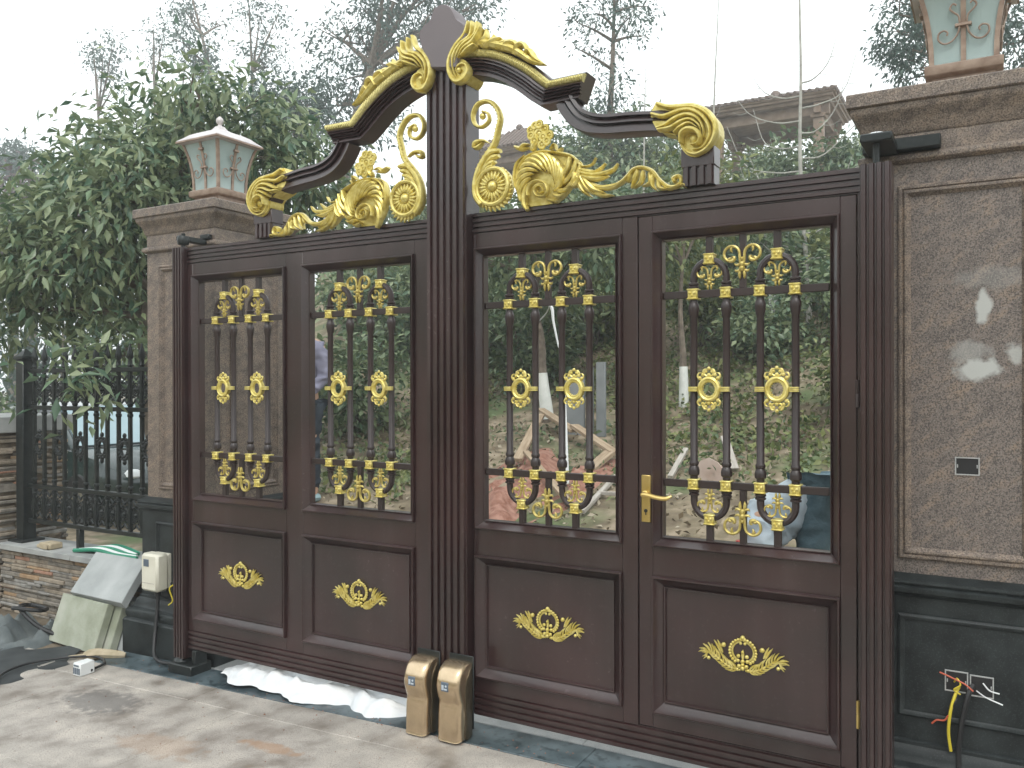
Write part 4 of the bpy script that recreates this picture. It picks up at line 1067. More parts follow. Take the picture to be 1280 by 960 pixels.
# ------------------------------------------------------------------ pier lanterns
def lantern(label, cx):
    cy, z0 = 0.516, 2.698
    t = thing('pier_lantern', label, 'lantern', (cx, cy, z0), 'lanterns on the gate piers')
    MB().square([(0.118, z0), (0.128, z0 + 0.004), (0.128, z0 + 0.022), (0.108, z0 + 0.030), (0.108, z0 + 0.085), (0.128, z0 + 0.092), (0.132, z0 + 0.098), (0.132, z0 + 0.128), (0.122, z0 + 0.134)], cx, cy, 0, 0).build('base', 'copper', t)
    wall = [(0.112, z0 + 0.135), (0.114, z0 + 0.20), (0.120, z0 + 0.26), (0.126, z0 + 0.30), (0.135, z0 + 0.345), (0.149, z0 + 0.395), (0.157, z0 + 0.418)]
    W = lambda z: np.interp(z, [q[1] for q in wall], [q[0] for q in wall])
    for fce in range(4):
        a = fce * PI / 2
        R_ = Matrix.Rotation(a, 3, 'Z')
        def place(b):
            b.v = [tuple(R_ @ Vector(p) + Vector((cx, cy, 0))) for p in b.v]
            return b
        b = MB()
        for sx in (-1, 1):
            b.loft([[(sx * 0.006, -w_ + 0.004, z), (sx * (w_ - 0.006), -w_ + 0.004, z), (sx * (w_ - 0.006), -w_ + 0.010, z), (sx * 0.006, -w_ + 0.010, z)] for w_, z in wall])
        place(b).build('glass_pane', 'frost', t)
        b = MB()
        b.loft([[(-0.009, -w_ - 0.003, z), (0.009, -w_ - 0.003, z), (0.009, -w_ + 0.003, z), (-0.009, -w_ + 0.003, z)] for w_, z in wall])
        fr = place(b).build('mullion', 'copper', t)
        b = MB()                              # corner bar
        b.loft([[(-w_ - 0.004, -w_ - 0.004, z), (-w_ + 0.013, -w_ - 0.004, z), (-w_ + 0.013, -w_ + 0.013, z), (-w_ - 0.004, -w_ + 0.013, z)] for w_, z in wall])
        place(b).build('corner_bar', 'copper', t)
        b = MB()                              # wrought scrolls standing proud of the glass
        for sx in (-1, 1):
            sp = [(0.012, 0.262), (0.020, 0.235), (0.040, 0.212), (0.066, 0.208), (0.084, 0.226), (0.082, 0.248), (0.064, 0.256), (0.052, 0.246), (0.056, 0.236)]
            b.tube([(sx * u, -W(z0 + z) - 0.009, z0 + z) for u, z in smooth2(sp, 26)], 0.0036, 6)
            sp = [(0.012, 0.275), (0.016, 0.30), (0.032, 0.315), (0.044, 0.330), (0.034, 0.345), (0.022, 0.338)]
            b.tube([(sx * u, -W(z0 + z) - 0.009, z0 + z) for u, z in smooth2(sp, 18)], 0.0036, 6)
        b.box(-0.028, 0.028, -W(z0 + 0.268) - 0.014, -W(z0 + 0.268) + 0.002, z0 + 0.262, z0 + 0.274, 0.002)
        b.box(-0.018, 0.018, -W(z0 + 0.38) - 0.012, -W(z0 + 0.37) + 0.002, z0 + 0.37, z0 + 0.385, 0.002)
        place(b).build('iron_scroll', 'copper', fr)
    rf = [(0.160, z0 + 0.4185), (0.180, z0 + 0.424), (0.184, z0 + 0.430), (0.184, z0 + 0.440), (0.178, z0 + 0.446), (0.156, z0 + 0.462), (0.130, z0 + 0.485), (0.095, z0 + 0.503), (0.058, z0 + 0.516), (0.038, z0 + 0.526), (0.026, z0 + 0.542), (0.02, z0 + 0.552)]
    ro = MB().square(rf, cx, cy, 0, 0).build('roof', 'roof_pale', t, angle=50)
    MB().square([(0.1825, z0 + 0.4245), (0.1875, z0 + 0.426), (0.1875, z0 + 0.436), (0.1825, z0 + 0.4385)], cx, cy, 0, 0).build('eave_trim', 'copper', ro)
    MB().lathe([(0.016, z0 + 0.5525), (0.011, z0 + 0.562), (0.020, z0 + 0.575), (0.024, z0 + 0.590), (0.019, z0 + 0.604), (0.008, z0 + 0.614), (0.003, z0 + 0.618)], (cx, cy, 0), 14).build('finial', 'roof_pale', ro)
lantern('copper framed lantern with pale pagoda roof standing on the left pier', PCX_L)
lantern('copper framed lantern on the right pier, cut off by the top of the photo', -0.095)

# top hinge arms from the pier heads to the gate
b = thing('hinge_bracket', 'black iron hinge arm bolted to the head of the right pier above the gate', 'bracket', (-0.2, 0.2, 2.5))
MB().box(-0.405, -0.300, -0.035, 0.200, 2.460, 2.490, 0.005).build('arm', 'iron', b)
MB().box(-0.42, -0.16, 0.155, 0.2085, 2.466, 2.510, 0.004).build('wall_plate', 'iron', b)
MB().lathe([(0.028, 2.4905), (0.028, 2.497), (0.016, 2.504), (0.004, 2.506)], (U(1.83), 0.01, 0), 12).build('bolt_cap', 'chrome', b)
b = thing('hinge_bracket', 'black iron hinge lug on the head of the left pier beside the lantern', 'bracket', (-3.98, 0.2, 2.42))
MB().box(-4.035, -3.990, 0.0, 0.185, 2.430, 2.462, 0.006).build('arm', 'iron', b)
MB().box(-4.05, -3.975, 0.180, 0.2075, 2.467, 2.495, 0.004).build('wall_plate', 'iron', b)

# ------------------------------------------------------------------ things on the right pier: open socket boxes and their wires
def socket_box(label, x0, x1, z0, z1, yf):
    t = thing('socket_box', label, 'socket box', ((x0 + x1) / 2, yf, (z0 + z1) / 2))
    b = MB(); e = 0.004
    b.frame(x0, x1, z0, z1, [(0, yf + 0.001), (0, yf - 0.004), (e, yf - 0.004), (e, yf + 0.0005)])
    b.build('rim', 'grey_strip', t)
    MB().box(x0 + e * 0.9, x1 - e * 0.9, yf - 0.0008, yf + 0.003, z0 + e * 0.9, z1 - e * 0.9).build('cavity_shade', 'rubber', t)  # flat black plate standing in for the shade inside the box
    b = MB()
    for x in (x0 + e + 0.004, x1 - e - 0.004):
        b.box(x - 0.002, x + 0.002, yf - 0.0035, yf - 0.001, (z0 + z1) / 2 - 0.006, (z0 + z1) / 2 + 0.006, 0.0008)
    b.build('lug', 'grey_strip', t)
    return t
socket_box('empty socket box let into the brown panel of the right pier', -0.118, -0.040, 1.288, 1.352, 0.212)
wd = 0.182                                     # front of the dado panel area
socket_box('left of the two open socket boxes low on the right pier, spilling coloured wires', -0.150, -0.076, 0.515, 0.590, 0.188)
socket_box('right of the two open socket boxes low on the right pier, holding black wires', -0.071, 0.003, 0.510, 0.585, 0.188)
def wire(pts, r, m, name, parent=None, n=24, k=6):
    return MB().tube(smooth2(pts, n), r, k).build(name, m, parent)
wb = thing('loose_wires', 'loose yellow, red and black wires hanging from low socket boxes on the right pier', 'wires', (-0.11, 0.17, 0.53))
wire([(-0.105, 0.185, 0.535), (-0.115, 0.165, 0.515), (-0.128, 0.150, 0.47), (-0.135, 0.150, 0.42), (-0.137, 0.155, 0.37), (-0.130, 0.160, 0.31)], 0.0055, 'wire_yellow', 'yellow_wire', wb)
wire([(-0.165, 0.160, 0.585), (-0.14, 0.165, 0.575), (-0.11, 0.160, 0.565), (-0.085, 0.160, 0.555), (-0.06, 0.160, 0.535)], 0.003, 'wire_red', 'red_wire', wb)
wire([(-0.12, 0.185, 0.55), (-0.11, 0.165, 0.57), (-0.10, 0.160, 0.55), (-0.12, 0.160, 0.53), (-0.10, 0.165, 0.515)], 0.003, 'wire_yellow', 'yellow_wire', wb)
wire([(-0.19, 0.150, 0.40), (-0.175, 0.150, 0.415), (-0.15, 0.148, 0.42), (-0.138, 0.146, 0.44)], 0.003, 'wire_red', 'red_wire', wb)
wire([(-0.13, 0.160, 0.44), (-0.12, 0.150, 0.48), (-0.11, 0.160, 0.50)], 0.0028, 'cable', 'black_wire', wb)
wire([(-0.06, 0.185, 0.55), (-0.075, 0.160, 0.52), (-0.09, 0.150, 0.45), (-0.10, 0.150, 0.38), (-0.105, 0.155, 0.30), (-0.10, 0.14, 0.2)], 0.009, 'cable', 'black_cable', wb)
wire([(-0.03, 0.186, 0.56), (-0.01, 0.165, 0.545), (0.02, 0.160, 0.54)], 0.0025, 'white', 'white_wire', wb)
wire([(-0.05, 0.186, 0.53), (-0.02, 0.160, 0.52), (0.03, 0.155, 0.505)], 0.0025, 'white', 'white_wire', wb)
# ------------------------------------------------------------------ control box and pipe on the left pier
cb = thing('control_box', 'cream control box with a dark display fixed to the black base of left pier', 'control box', (-4.37, 0.12, 0.49))
MB().box(-4.455, -4.305, 0.075, 0.160, 0.375, 0.600, 0.014).build('cover', 'white_box', cb)
MB().box(-4.445, -4.315, 0.160, 0.188, 0.385, 0.592, 0.004).build('back_case', 'white_box', cb)
MB().box(-4.425, -4.378, 0.0725, 0.076, 0.525, 0.568, 0.001).build('display', 'badge', cb)
MB().box(-4.44, -4.33, 0.0735, 0.0755, 0.425, 0.428).build('seam', 'timber_grey', cb)
MB().lathe([(0.02, 0.345), (0.02, 0.376)], (-4.36, 0.125, 0), 12).build('gland', 'rubber', cb)
p = MB().tube(smooth2([(-4.36, 0.125, 0.35), (-4.355, 0.115, 0.25), (-4.33, 0.08, 0.12), (-4.27, 0.03, 0.03), (-4.18, 0.0, 0.012), (-4.08, -0.01, 0.02)], 30), 0.0105, 10).build('cable_conduit', 'cable')
tag(p, 'black flexible conduit running from the cream control box to the gate pivot', 'conduit')
sw = thing('junction_box', 'small white junction plate with thin yellow wire just right of the cream control box', 'junction box', (-4.2, 0.15, 0.5))
MB().box(-4.235, -4.165, 0.15, 0.184, 0.475, 0.57, 0.004).build('plate', 'white_box', sw)
wire([(-4.21, 0.148, 0.48), (-4.225, 0.14, 0.43), (-4.25, 0.12, 0.40), (-4.235, 0.13, 0.33), (-4.26, 0.12, 0.30)], 0.004, 'wire_yellow', 'thin_wire', sw)

# ------------------------------------------------------------------ stone walls and the black fence
lw = thing('boundary_wall', 'low stacked slate wall with a grey coping under the black fence', 'wall', (-5.6, 0.5, -0.06))
MB().box(-6.47, -4.69, 0.39, 0.62, -0.09, 0.386).build('core', 'soil', lw, smooth=False)
def ledgestones(parent, x0, x1, y, z0, z1, seed, nx=(0.10, 0.28), axis='x'):
    r = random.Random(seed); z = z0
    while z < z1 - 0.008:
        hgt = min(r.uniform(0.016, 0.032), z1 - z)
        x = x0 + r.uniform(-0.02, 0)
        while x < x1:
            L = min(r.uniform(*nx), x1 - x)
            if L < 0.03: break
            pr_ = r.uniform(0.004, 0.036)
            b = MB()
            a0, a1 = max(x, x0) + 0.001, x + L - 0.001
            if axis == 'x':
                b.box(a0, a1, y - pr_, y + 0.02, z + 0.001, z + hgt - 0.0015, 0.0035)
            else:
                b.box(y - 0.02, y + pr_, a0, a1, z + 0.001, z + hgt - 0.0015, 0.0035)
            tilt = r.uniform(-0.004, 0.004)
            b.v = [(px, py + 0.3 * tilt * math.sin(40 * px), pz + tilt * (px - x)) for px, py, pz in b.v]
            wts = r.random()
            k = 0 if wts < .4 else 1 if wts < .7 else 2 if wts < .8 else 3 if wts < .96 else 4
            b.build('stone', 'ledge%d' % k, parent, smooth=False, recalc=True)
            x += L
        z += hgt
ledgestones(lw, -6.47, -4.69, 0.392, -0.075, 0.384, 3, nx=(0.12, 0.30))
x = -6.468
for L in (0.9, 0.876):
    MB().box(x + 0.001, x + L - 0.001, 0.335, 0.665, 0.387, 0.430, 0.004).build('coping', 'wall_cap', lw)
    x += L
sp = thing('stone_pillar', 'taller slate faced pillar with grey cap at the left edge of the photo', 'pillar', (-6.8, 0.55, -0.06))
MB().box(-7.18, -6.50, 0.36, 0.90, -0.09, 1.248).build('core', 'soil', sp, smooth=False)
ledgestones(sp, -7.18, -6.50, 0.362, -0.07, 1.246, 5, nx=(0.10, 0.26))
ledgestones(sp, 0.362, 0.90, -6.502, -0.07, 1.246, 6, nx=(0.10, 0.26), axis='y')
MB().box(-7.24, -6.445, 0.31, 0.96, 1.2485, 1.372, 0.006).build('cap', 'wall_cap', sp)

fe = thing('iron_fence', 'black wrought iron fence panel with spear tops and rosettes between stone pillar and gate pier', 'fence', (-5.5, 0.5, 0.43))
FY = 0.5
def rail(z, hgt=0.03):
    MB().box(-6.319, -4.567, FY - 0.016, FY + 0.016, z - hgt / 2, z + hgt / 2, 0.003).build('rail', 'iron', fe)
for z in (0.588, 0.850, 1.441, 1.716):
    rail(z)
pm = MB()
pm.box(-0.011, 0.011, -0.011, 0.011, 0.60, 1.78)
pm.lathe([(0.015, 1.735), (0.020, 1.745), (0.015, 1.755), (0.012, 1.765)], (0, 0, 0), 8)
pm.lathe([(0.010, 1.78), (0.024, 1.80), (0.020, 1.83), (0.010, 1.87), (0.002, 1.90)], (0, 0, 0), 6)
for z in (1.40, 0.90, 1.475, 0.82):
    pm.lathe([(0.012, z - 0.016), (0.020, z - 0.008), (0.020, z + 0.008), (0.012, z + 0.016)], (0, 0, 0), 8)
pm.lathe([(0.011, 0.62), (0.026, 0.68), (0.026, 0.72), (0.012, 0.78), (0.020, 0.80), (0.011, 0.815)], (0, 0, 0), 8)
PM = pm.mesh('picket', 'iron')
sc_ = MB()
for sx in (-1, 1):
    q = [(0.0, 0.065), (sx * 0.030, 0.095), (sx * 0.046, 0.07), (sx * 0.034, 0.045), (sx * 0.020, 0.058)]
    sc_.tube([(a, 0, c) for a, c in smooth2(q, 16)], 0.0065, 6)
    q = [(0.0, -0.065), (sx * 0.030, -0.095), (sx * 0.046, -0.07), (sx * 0.034, -0.045), (sx * 0.020, -0.058)]
    sc_.tube([(a, 0, c) for a, c in smooth2(q, 16)], 0.0065, 6)
sc_.ring((0, 0, 0), 0.034, 0.044, 0.007, 16, 6)
sc_.ball((0, 0, 0), 0.018, 8, 6)
for i in range(8):
    a = i * PI / 4
    sc_.ball((0.020 * math.cos(a), -0.004, 0.026 * math.sin(a)), 0.008, 5, 4)
SCM = sc_.mesh('scroll_panel', 'iron')
rs_ = MB()
rs_.ring((0, 0, 0), 0.040, 0.052, 0.012, 18, 8)
for i in range(16):
    a = i * PI / 8
    rs_.ball((0.056 * math.cos(a), -0.003, 0.072 * math.sin(a)), 0.012, 6, 5)
for sg in (-1, 1):
    rs_.ball((0, 0, sg * 0.092), 0.014, 6, 5, sz=1.4)
rs_.box(-0.066, 0.066, -0.006, 0.006, -0.006, 0.006)
RSM = rs_.mesh('rosette', 'iron')
px_ = [-6.255 + 0.1245 * i for i in range(14)]
for x in px_:
    link('picket', PM, fe, (x, FY, 0))
for i in range(13):
    xm = (px_[i] + px_[i + 1]) / 2
    link('scroll_panel', SCM, fe, (xm, FY, 1.578)); link('scroll_panel', SCM, fe, (xm, FY, 0.718))
    if i % 2 == 0:
        link('rosette', RSM, fe, (xm, FY, 1.167))
MB().box(-5.72, -5.68, FY - 0.02, FY + 0.02, 0.4305, 0.574, 0.003).build('foot', 'iron', fe)
b = MB()
b.box(-6.415, -6.320, FY - 0.05, FY + 0.05, 0.4305, 1.80, 0.005)
b.square([(0.0, 1.8005), (0.012, 1.805), (0.012, 1.825), (-0.01, 1.84), (-0.045, 1.885)], -6.3675, FY, 0.0475, 0.05)
b.build('post', 'iron', fe)
MB().box(-6.46, -6.275, FY - 0.09, FY + 0.09, 0.4302, 0.447, 0.003).build('post_foot', 'iron', fe)

# odds and ends on the wall and along its foot
t = MB()
for i in range(5):
    xx = -5.62 + 0.02 * i
    t.tube(smooth2([(xx, 0.40 + 0.03 * i, 0.445), (xx + 0.2, 0.43 + 0.03 * i, 0.462 + 0.004 * i), (xx + 0.42, 0.42 + 0.03 * i, 0.452), (xx + 0.62 - 0.05 * i, 0.45 + 0.02 * i, 0.444)], 14), 0.014, 6, m=i % 2)
tag(t.build('folded_tarp', ['green_plastic', 'white']), 'green and white striped tarp folded on the coping below the black fence', 'tarp')
t = MB().box(-5.98, -5.84, 0.36, 0.46, 0.4305, 0.475, 0.008).box(-5.93, -5.86, 0.350, 0.352, 0.436, 0.468)
t.box(-6.03, -5.975, 0.375, 0.45, 0.4305, 0.455, 0.006)
tag(t.build('small_carton', 'tan'), 'small yellowish carton lying on the wall coping by the fence foot', 'carton')
def leaning_slab(label, p0, p1, tilt, length, th, m, skew=0.0, group=None):
    """p0-p1 bottom edge on the ground; leans back along +y"""
    p0, p1 = Vector(p0), Vector(p1)
    e = (p1 - p0)
    up_ = Vector((skew, math.sin(tilt), math.cos(tilt))).normalized()
    nrm = e.normalized().cross(up_).normalized()
    if nrm.y > 0: nrm = -nrm
    c = MB(); r = []
    for d in (0, -th):
        o = nrm * d
        r.append([tuple(p0 + o), tuple(p1 + o), tuple(p1 + up_ * length + o), tuple(p0 + up_ * length + o)])
    ctr = sum((Vector(q) for q in r[0]), Vector()) / 4
    ins = [[tuple(ctr + (Vector(q) - ctr) * 0.985 + nrm * 0.004) for q in r[0]], r[0], r[1]]
    c.loft(ins)
    o = c.build('stone_slab', m, smooth=False)
    return tag(o, label, 'stone slab', group)
zs = gz(-5.1)
for i, nm in enumerate(('mossy slab at the front of the lower leaning stack by the slate wall', 'second slab of the lower leaning stack, right behind the mossy one', 'third slab of the lower leaning stack, between its neighbours', 'rearmost slab of the lower leaning stack nearest the wall')):
    leaning_slab(nm, (-5.30 + 0.075 * i, 0.020 + 0.060 * i, zs), (-4.785 + 0.065 * i, -0.012 + 0.060 * i, zs), math.radians(20), 0.30, 0.045, 'concrete_green' if i < 2 else 'concrete', 0.0, 'slabs leaning in a stack')
leaning_slab('large grey slab leaning on the wall coping above the lower stack of slabs', (-5.215, 0.115, 0.262), (-4.650, 0.085, 0.268), math.radians(50), 0.34, 0.05, 'concrete', -0.30)
# plug box, glove, cable, mat and sack on the forecourt
t = thing('extension_socket', 'small white slotted plug box on the paving at the end of the black cable', 'socket', (-4.43, -0.28, gz(-4.43)))
zz = gz(-4.43)
MB().box(-4.487, -4.420, -0.335, -0.245, zz, zz + 0.072, 0.005).build('case', 'white', t)
b = MB()
for i in range(4):
    b.box(-4.480 + 0.0155 * i, -4.470 + 0.0155 * i, -0.3372, -0.334, zz + 0.012, zz + 0.046)
b.box(-4.475, -4.432, -0.3372, -0.334, zz + 0.054, zz + 0.062)
b.build('slots', 'badge', t)
c = wire([(-4.42, -0.27, zz + 0.02), (-4.50, -0.13, zz + 0.01), (-4.66, -0.09, zz + 0.008), (-4.80, -0.20, zz + 0.008), (-4.88, -0.36, zz + 0.008), (-4.84, -0.52, zz + 0.008), (-4.70, -0.66, zz + 0.008), (-4.5, -0.95, zz + 0.008), (-4.6, -1.6, zz + 0.008)], 0.0075, 'cable', 'power_cable', None, 60)
tag(c, 'thin black power cable trailing over the paving to the white plug box', 'cable')
g_ = MB()
zg = gz(-4.63) 
g_.tube(smooth2([(-4.74, -0.10, zg + 0.012), (-4.66, -0.06, zg + 0.022), (-4.58, -0.02, zg + 0.02), (-4.52, 0.02, zg + 0.014)], 10), [0.018, 0.030, 0.032, 0.032, 0.030, 0.028, 0.026, 0.024, 0.022, 0.014], 8)
for i in range(4):
    g_.tube(smooth2([(-4.72 + 0.012 * i, -0.11 + 0.016 * i, zg + 0.014), (-4.77 + 0.01 * i, -0.15 + 0.014 * i, zg + 0.012), (-4.80 + 0.012 * i, -0.17 + 0.016 * i, zg + 0.009)], 6), [0.011, 0.011, 0.011, 0.010, 0.009, 0.005], 6)
tag(g_.build('work_glove', 'tan'), 'tan work glove dropped on the paving behind the plug box', 'glove')
def lumpy(x0, x1, y0, y1, z0, hgt, n, seed, edge=0.5, folds=3.0):
    r = random.Random(seed); ph = [r.uniform(0, 6) for _ in range(8)]
    b = MB(); N = n
    for j in range(N + 1):
        for i in range(N + 1):
            u, v = i / N, j / N
            f = (math.sin(PI * u) * math.sin(PI * v)) ** edge
            w_ = 0.55 + 0.25 * math.sin(folds * 2.1 * u * 3 + ph[0] + 2.0 * math.sin(3 * v + ph[1])) + 0.2 * math.sin(folds * 5 * v + ph[2] + 3 * u) + 0.12 * math.sin(folds * 9 * u + 7 * v + ph[3])
            w_ += 0.22 * (1 - 2 * abs(math.sin(folds * 4.3 * u + 5 * v + 1.5 * math.sin(folds * 2 * v + ph[6]))))
            w_ += 0.16 * (1 - 2 * abs(math.sin(folds * 7.7 * u - 9 * v + ph[7])))
            ex = 0.10 * (x1 - x0) * math.sin(5 * v + ph[4]) * (1 if i in (0, N) else 0.4) * 0.3
            ey = 0.12 * (y1 - y0) * math.sin(9 * u + ph[5]) * abs(v - 0.5) * 2
            b.v.append((x0 + (x1 - x0) * u + ex, y0 + (y1 - y0) * v + ey, z0 + max(0.002, hgt * f * max(0.08, w_))))
    b.f = [(j * (N + 1) + i, j * (N + 1) + i + 1, (j + 1) * (N + 1) + i + 1, (j + 1) * (N + 1) + i) for j in range(N) for i in range(N)]
    b.m = [0] * len(b.f)
    return b
def crumpled(x0, x1, y0, y1, z0, hgt, nx, ny, seed):
    """thin sheet crushed into sharp little folds"""
    from mathutils import noise
    b = MB()
    for j in range(ny + 1):
        for i in range(nx + 1):
            u, v = i / nx, j / ny
            x, y = x0 + (x1 - x0) * u, y0 + (y1 - y0) * v
            p = Vector((x * 3.2 + seed, y * 5.5, 0.3))
            r1 = 1 - 2 * abs(noise.noise(p)); r2 = 1 - 2 * abs(noise.noise(p * 2.3 + Vector((5, 2, 1)))); r3 = 1 - 2 * abs(noise.noise(p * 5.1 + Vector((1, 7, 3))))
            f = min(1, 7 * min(u, 1 - u, 0.6 * v, 0.6 * (1 - v)) + 0.05)
            z = z0 + max(0.001, hgt * f * (0.42 + 0.40 * r1 + 0.24 * r2 + 0.12 * r3))
            ex = 0.05 * noise.noise(Vector((y * 9, seed, 1))) * (1 if i in (0, nx) else .4)
            ey = (0.085 * noise.noise(Vector((x * 4.5, seed, 2))) + 0.03 * noise.noise(Vector((x * 14, seed, 4)))) * (2 * abs(v - .5))
            b.v.append((x + ex, y + ey, z))
    b.f = [(j * (nx + 1) + i, j * (nx + 1) + i + 1, (j + 1) * (nx + 1) + i + 1, (j + 1) * (nx + 1) + i) for j in range(ny) for i in range(nx)]
    b.m = [0] * len(b.f)
    return b
tag(crumpled(-3.69, -2.36, -0.060, 0.30, gz(-3.0) + 0.003, 0.075, 150, 44, 3.7).build('plastic_sheet', 'cloth', recalc=False), 'crumpled white plastic sheet lying on the marble strip under the left leaf', 'sheet')
tag(lumpy(-5.35, -4.66, -0.95, -0.07, gz(-5) + 0.002, 0.014, 20, 9, 0.2, 1.0).build('dark_mat', 'dark_mat', recalc=False), 'flat dark mat spread on the paving at the left edge below the slate wall', 'mat')
tag(lumpy(-5.98, -5.26, -0.28, 0.20, gz(-5.6) - 0.01, 0.17, 26, 12, 0.5, 2.0).build('grey_sack', 'grey_sack', recalc=False), 'limp grey sack heaped at the foot of the slate wall on the left', 'sack')
c = wire([(-5.75, 0.05, 0.10), (-5.6, -0.02, 0.14), (-5.48, 0.06, 0.12), (-5.55, 0.16, 0.10), (-5.7, 0.14, 0.11), (-5.62, 0.02, 0.13), (-5.4, 0.0, 0.05), (-5.2, 0.06, -0.02)], 0.014, 'cable', 'black_hose', None, 50, 8)
tag(c, 'black hose looped over the grey sack at the foot of the slate wall', 'hose')

# grit and a few dry leaves on the forecourt
rg_ = random.Random(44)
gt = MB()
for i in range(520):
    x, y = rg_.uniform(-5.2, -1.2), -0.1 - 2.2 * rg_.random() ** 1.6
    if rg_.random() < .35: y = rg_.uniform(-0.16, 0.03)
    r_ = rg_.uniform(.0015, .0045) * (1.6 if rg_.random() < .06 else 1)
    z = gz(x)
    p = [(x + r_ * rg_.uniform(.6, 1.3) * math.cos(a), y + r_ * rg_.uniform(.6, 1.3) * math.sin(a), z) for a in (0, 1.6, 3.1, 4.7)]
    gt.add(p + [(x, y, z + r_ * rg_.uniform(.6, 1.1))], [(0, 1, 4), (1, 2, 4), (2, 3, 4), (3, 0, 4)])
tag(gt.build('grit', 'clay', smooth=False, recalc=False), kind='stuff')

# ------------------------------------------------------------------ foliage
def leaf_mesh(name, clumps, n, size, matname, seed, aspect=0.42, droop=0.5, blade=True, clusters=0):
    """n leaves spread through the clumps; every leaf is its own little folded blade"""
    r = np.random.RandomState(seed)
    C = np.array([c[:3] for c in clumps], float); Rr = np.array([c[3] for c in clumps], float)
    p = Rr ** 2.2; p /= p.sum()
    if clusters:                               # twigs: leaves gather round twig points
        k = r.choice(len(C), clusters, p=p)
        d = r.normal(size=(clusters, 3)); d /= np.linalg.norm(d, axis=1)[:, None]
        T = C[k] + d * (Rr[k] * (0.25 + 0.80 * r.rand(clusters) ** 0.55))[:, None] * np.array([1, 1, 0.85])
        q = r.randint(0, clusters, n)
        P = T[q] + r.normal(size=(n, 3)) * size * 1.05
        d = d[q] + r.normal(size=(n, 3)) * 0.75
    else:
        k = r.choice(len(C), n, p=p)
        d = r.normal(size=(n, 3)); d /= np.linalg.norm(d, axis=1)[:, None]
        P = C[k] + d * (Rr[k] * (0.2 + 0.85 * r.rand(n) ** 0.5))[:, None]
        d = d + r.normal(size=(n, 3)) * 0.6
    d[:, 2] -= droop
    d /= np.linalg.norm(d, axis=1)[:, None]
    upv = r.normal(size=(n, 3)) * 0.6 + np.array([0, 0, 1.0])
    s = np.cross(d, upv); s /= np.linalg.norm(s, axis=1)[:, None] + 1e-9
    nrm = np.cross(s, d)
    L = (size * (0.6 + 0.7 * r.rand(n)))[:, None]
    W = L * aspect
    b = P; t = P + d * L - nrm * L * 0.16
    l_ = P + d * L * 0.45 - s * W * 0.5 + nrm * L * 0.05
    r_ = P + d * L * 0.45 + s * W * 0.5 + nrm * L * 0.05
    V = np.stack([b, l_, t, r_], 1).reshape(-1, 3)
    base = np.arange(n)[:, None] * 4
    F = np.concatenate([base + np.array([0, 2, 1]), base + np.array([0, 3, 2])], 1).reshape(-1, 3)
    me = bpy.data.meshes.new(name)
    me.vertices.add(len(V)); me.vertices.foreach_set('co', V.astype(np.float32).ravel())
    me.loops.add(F.size); me.loops.foreach_set('vertex_index', F.astype(np.int32).ravel())
    me.polygons.add(len(F)); me.polygons.foreach_set('loop_start', np.arange(0, F.size, 3, dtype=np.int32))
    me.materials.append(MT[matname])
    me.update(calc_edges=True); me.validate()
    return me
def rel(me_pts, loc):
    return [(c[0] - loc[0], c[1] - loc[1], c[2] - loc[2], c[3]) for c in me_pts]
def tree(name, label, clumps, base, r0, n, size, leafm, seed, trunk=None, bark='bark', group=None, aspect=0.42, droop=0.5, clusters=0, limbs=10, cat='tree', twigs=0, whitewash=None):
    loc = Vector(base)
    t = thing(name, label, cat, loc, group)
    rr = random.Random(seed)
    cl = rel(clumps, base)
    if trunk is None:
        top = max(cl, key=lambda c: c[2])
        trunk = [(0, 0, -0.3), (top[0] * 0.25 + rr.uniform(-.1, .1), top[1] * 0.25, top[2] * 0.35), (top[0] * 0.6, top[1] * 0.6, top[2] * 0.7), (top[0], top[1], top[2])]
    else:
        trunk = [(a - loc.x, b - loc.y, c - loc.z) for a, b, c in trunk]
    tp = smooth2(trunk, 18)
    m = MB().tube(tp, [r0 * (1.25 if i == 0 else 1) * (1 - 0.82 * i / 17) for i in range(18)], 8)
    tr = link('trunk', m.mesh('trunk', bark), t)
    if whitewash:
        z0, z1 = whitewash
        q = [(i, p) for i, p in enumerate(smooth2(trunk, 120)) if z0 <= p[2] + loc.z <= z1]
        if len(q) > 2:
            w = MB().tube([p for i, p in q], [r0 * (1 - 0.82 * i / 119) * 1.06 + 0.004 for i, p in q], 10)
            link('whitewash', w.mesh('whitewash', 'whitewash'), tr)
    big = sorted(cl, key=lambda c: -c[3])[:limbs]
    for c in big:
        cand = [p for p in tp[3:15] if p[2] < c[2] - 0.05] or [tp[4]]
        a = min(cand, key=lambda p: (p[0] - c[0]) ** 2 + (p[1] - c[1]) ** 2 + 0.6 * (p[2] - c[2]) ** 2)
        mid = ((a[0] + c[0]) / 2 + rr.uniform(-.15, .15) * c[3], (a[1] + c[1]) / 2, (a[2] + c[2]) / 2 + 0.12 * c[3])
        pts = smooth2([a, mid, c[:3]], 8)
        b = MB().tube(pts, [r0 * 0.36 * (1 - 0.78 * i / 7) for i in range(8)], 6)
        for k in range(5):                     # twigs that carry the leaves
            d = Vector((rr.gauss(0, 1), rr.gauss(0, 1), rr.gauss(0.2, 0.8))).normalized() * c[3] * 0.85
            s0 = pts[4 + k % 4]
            b.tube(smooth2([s0, (s0[0] + d.x * .5, s0[1] + d.y * .5, s0[2] + d.z * .5 + .03), (c[0] + d.x, c[1] + d.y, c[2] + d.z)], 6), [r0 * 0.14 * (1 - 0.8 * i / 5) for i in range(6)], 4)
        link('limb', b.mesh('limb', bark), t)
    if n:
        link('crown', leaf_mesh('crown', cl, n, size, leafm, seed, aspect, droop, clusters=clusters), t)
    return t

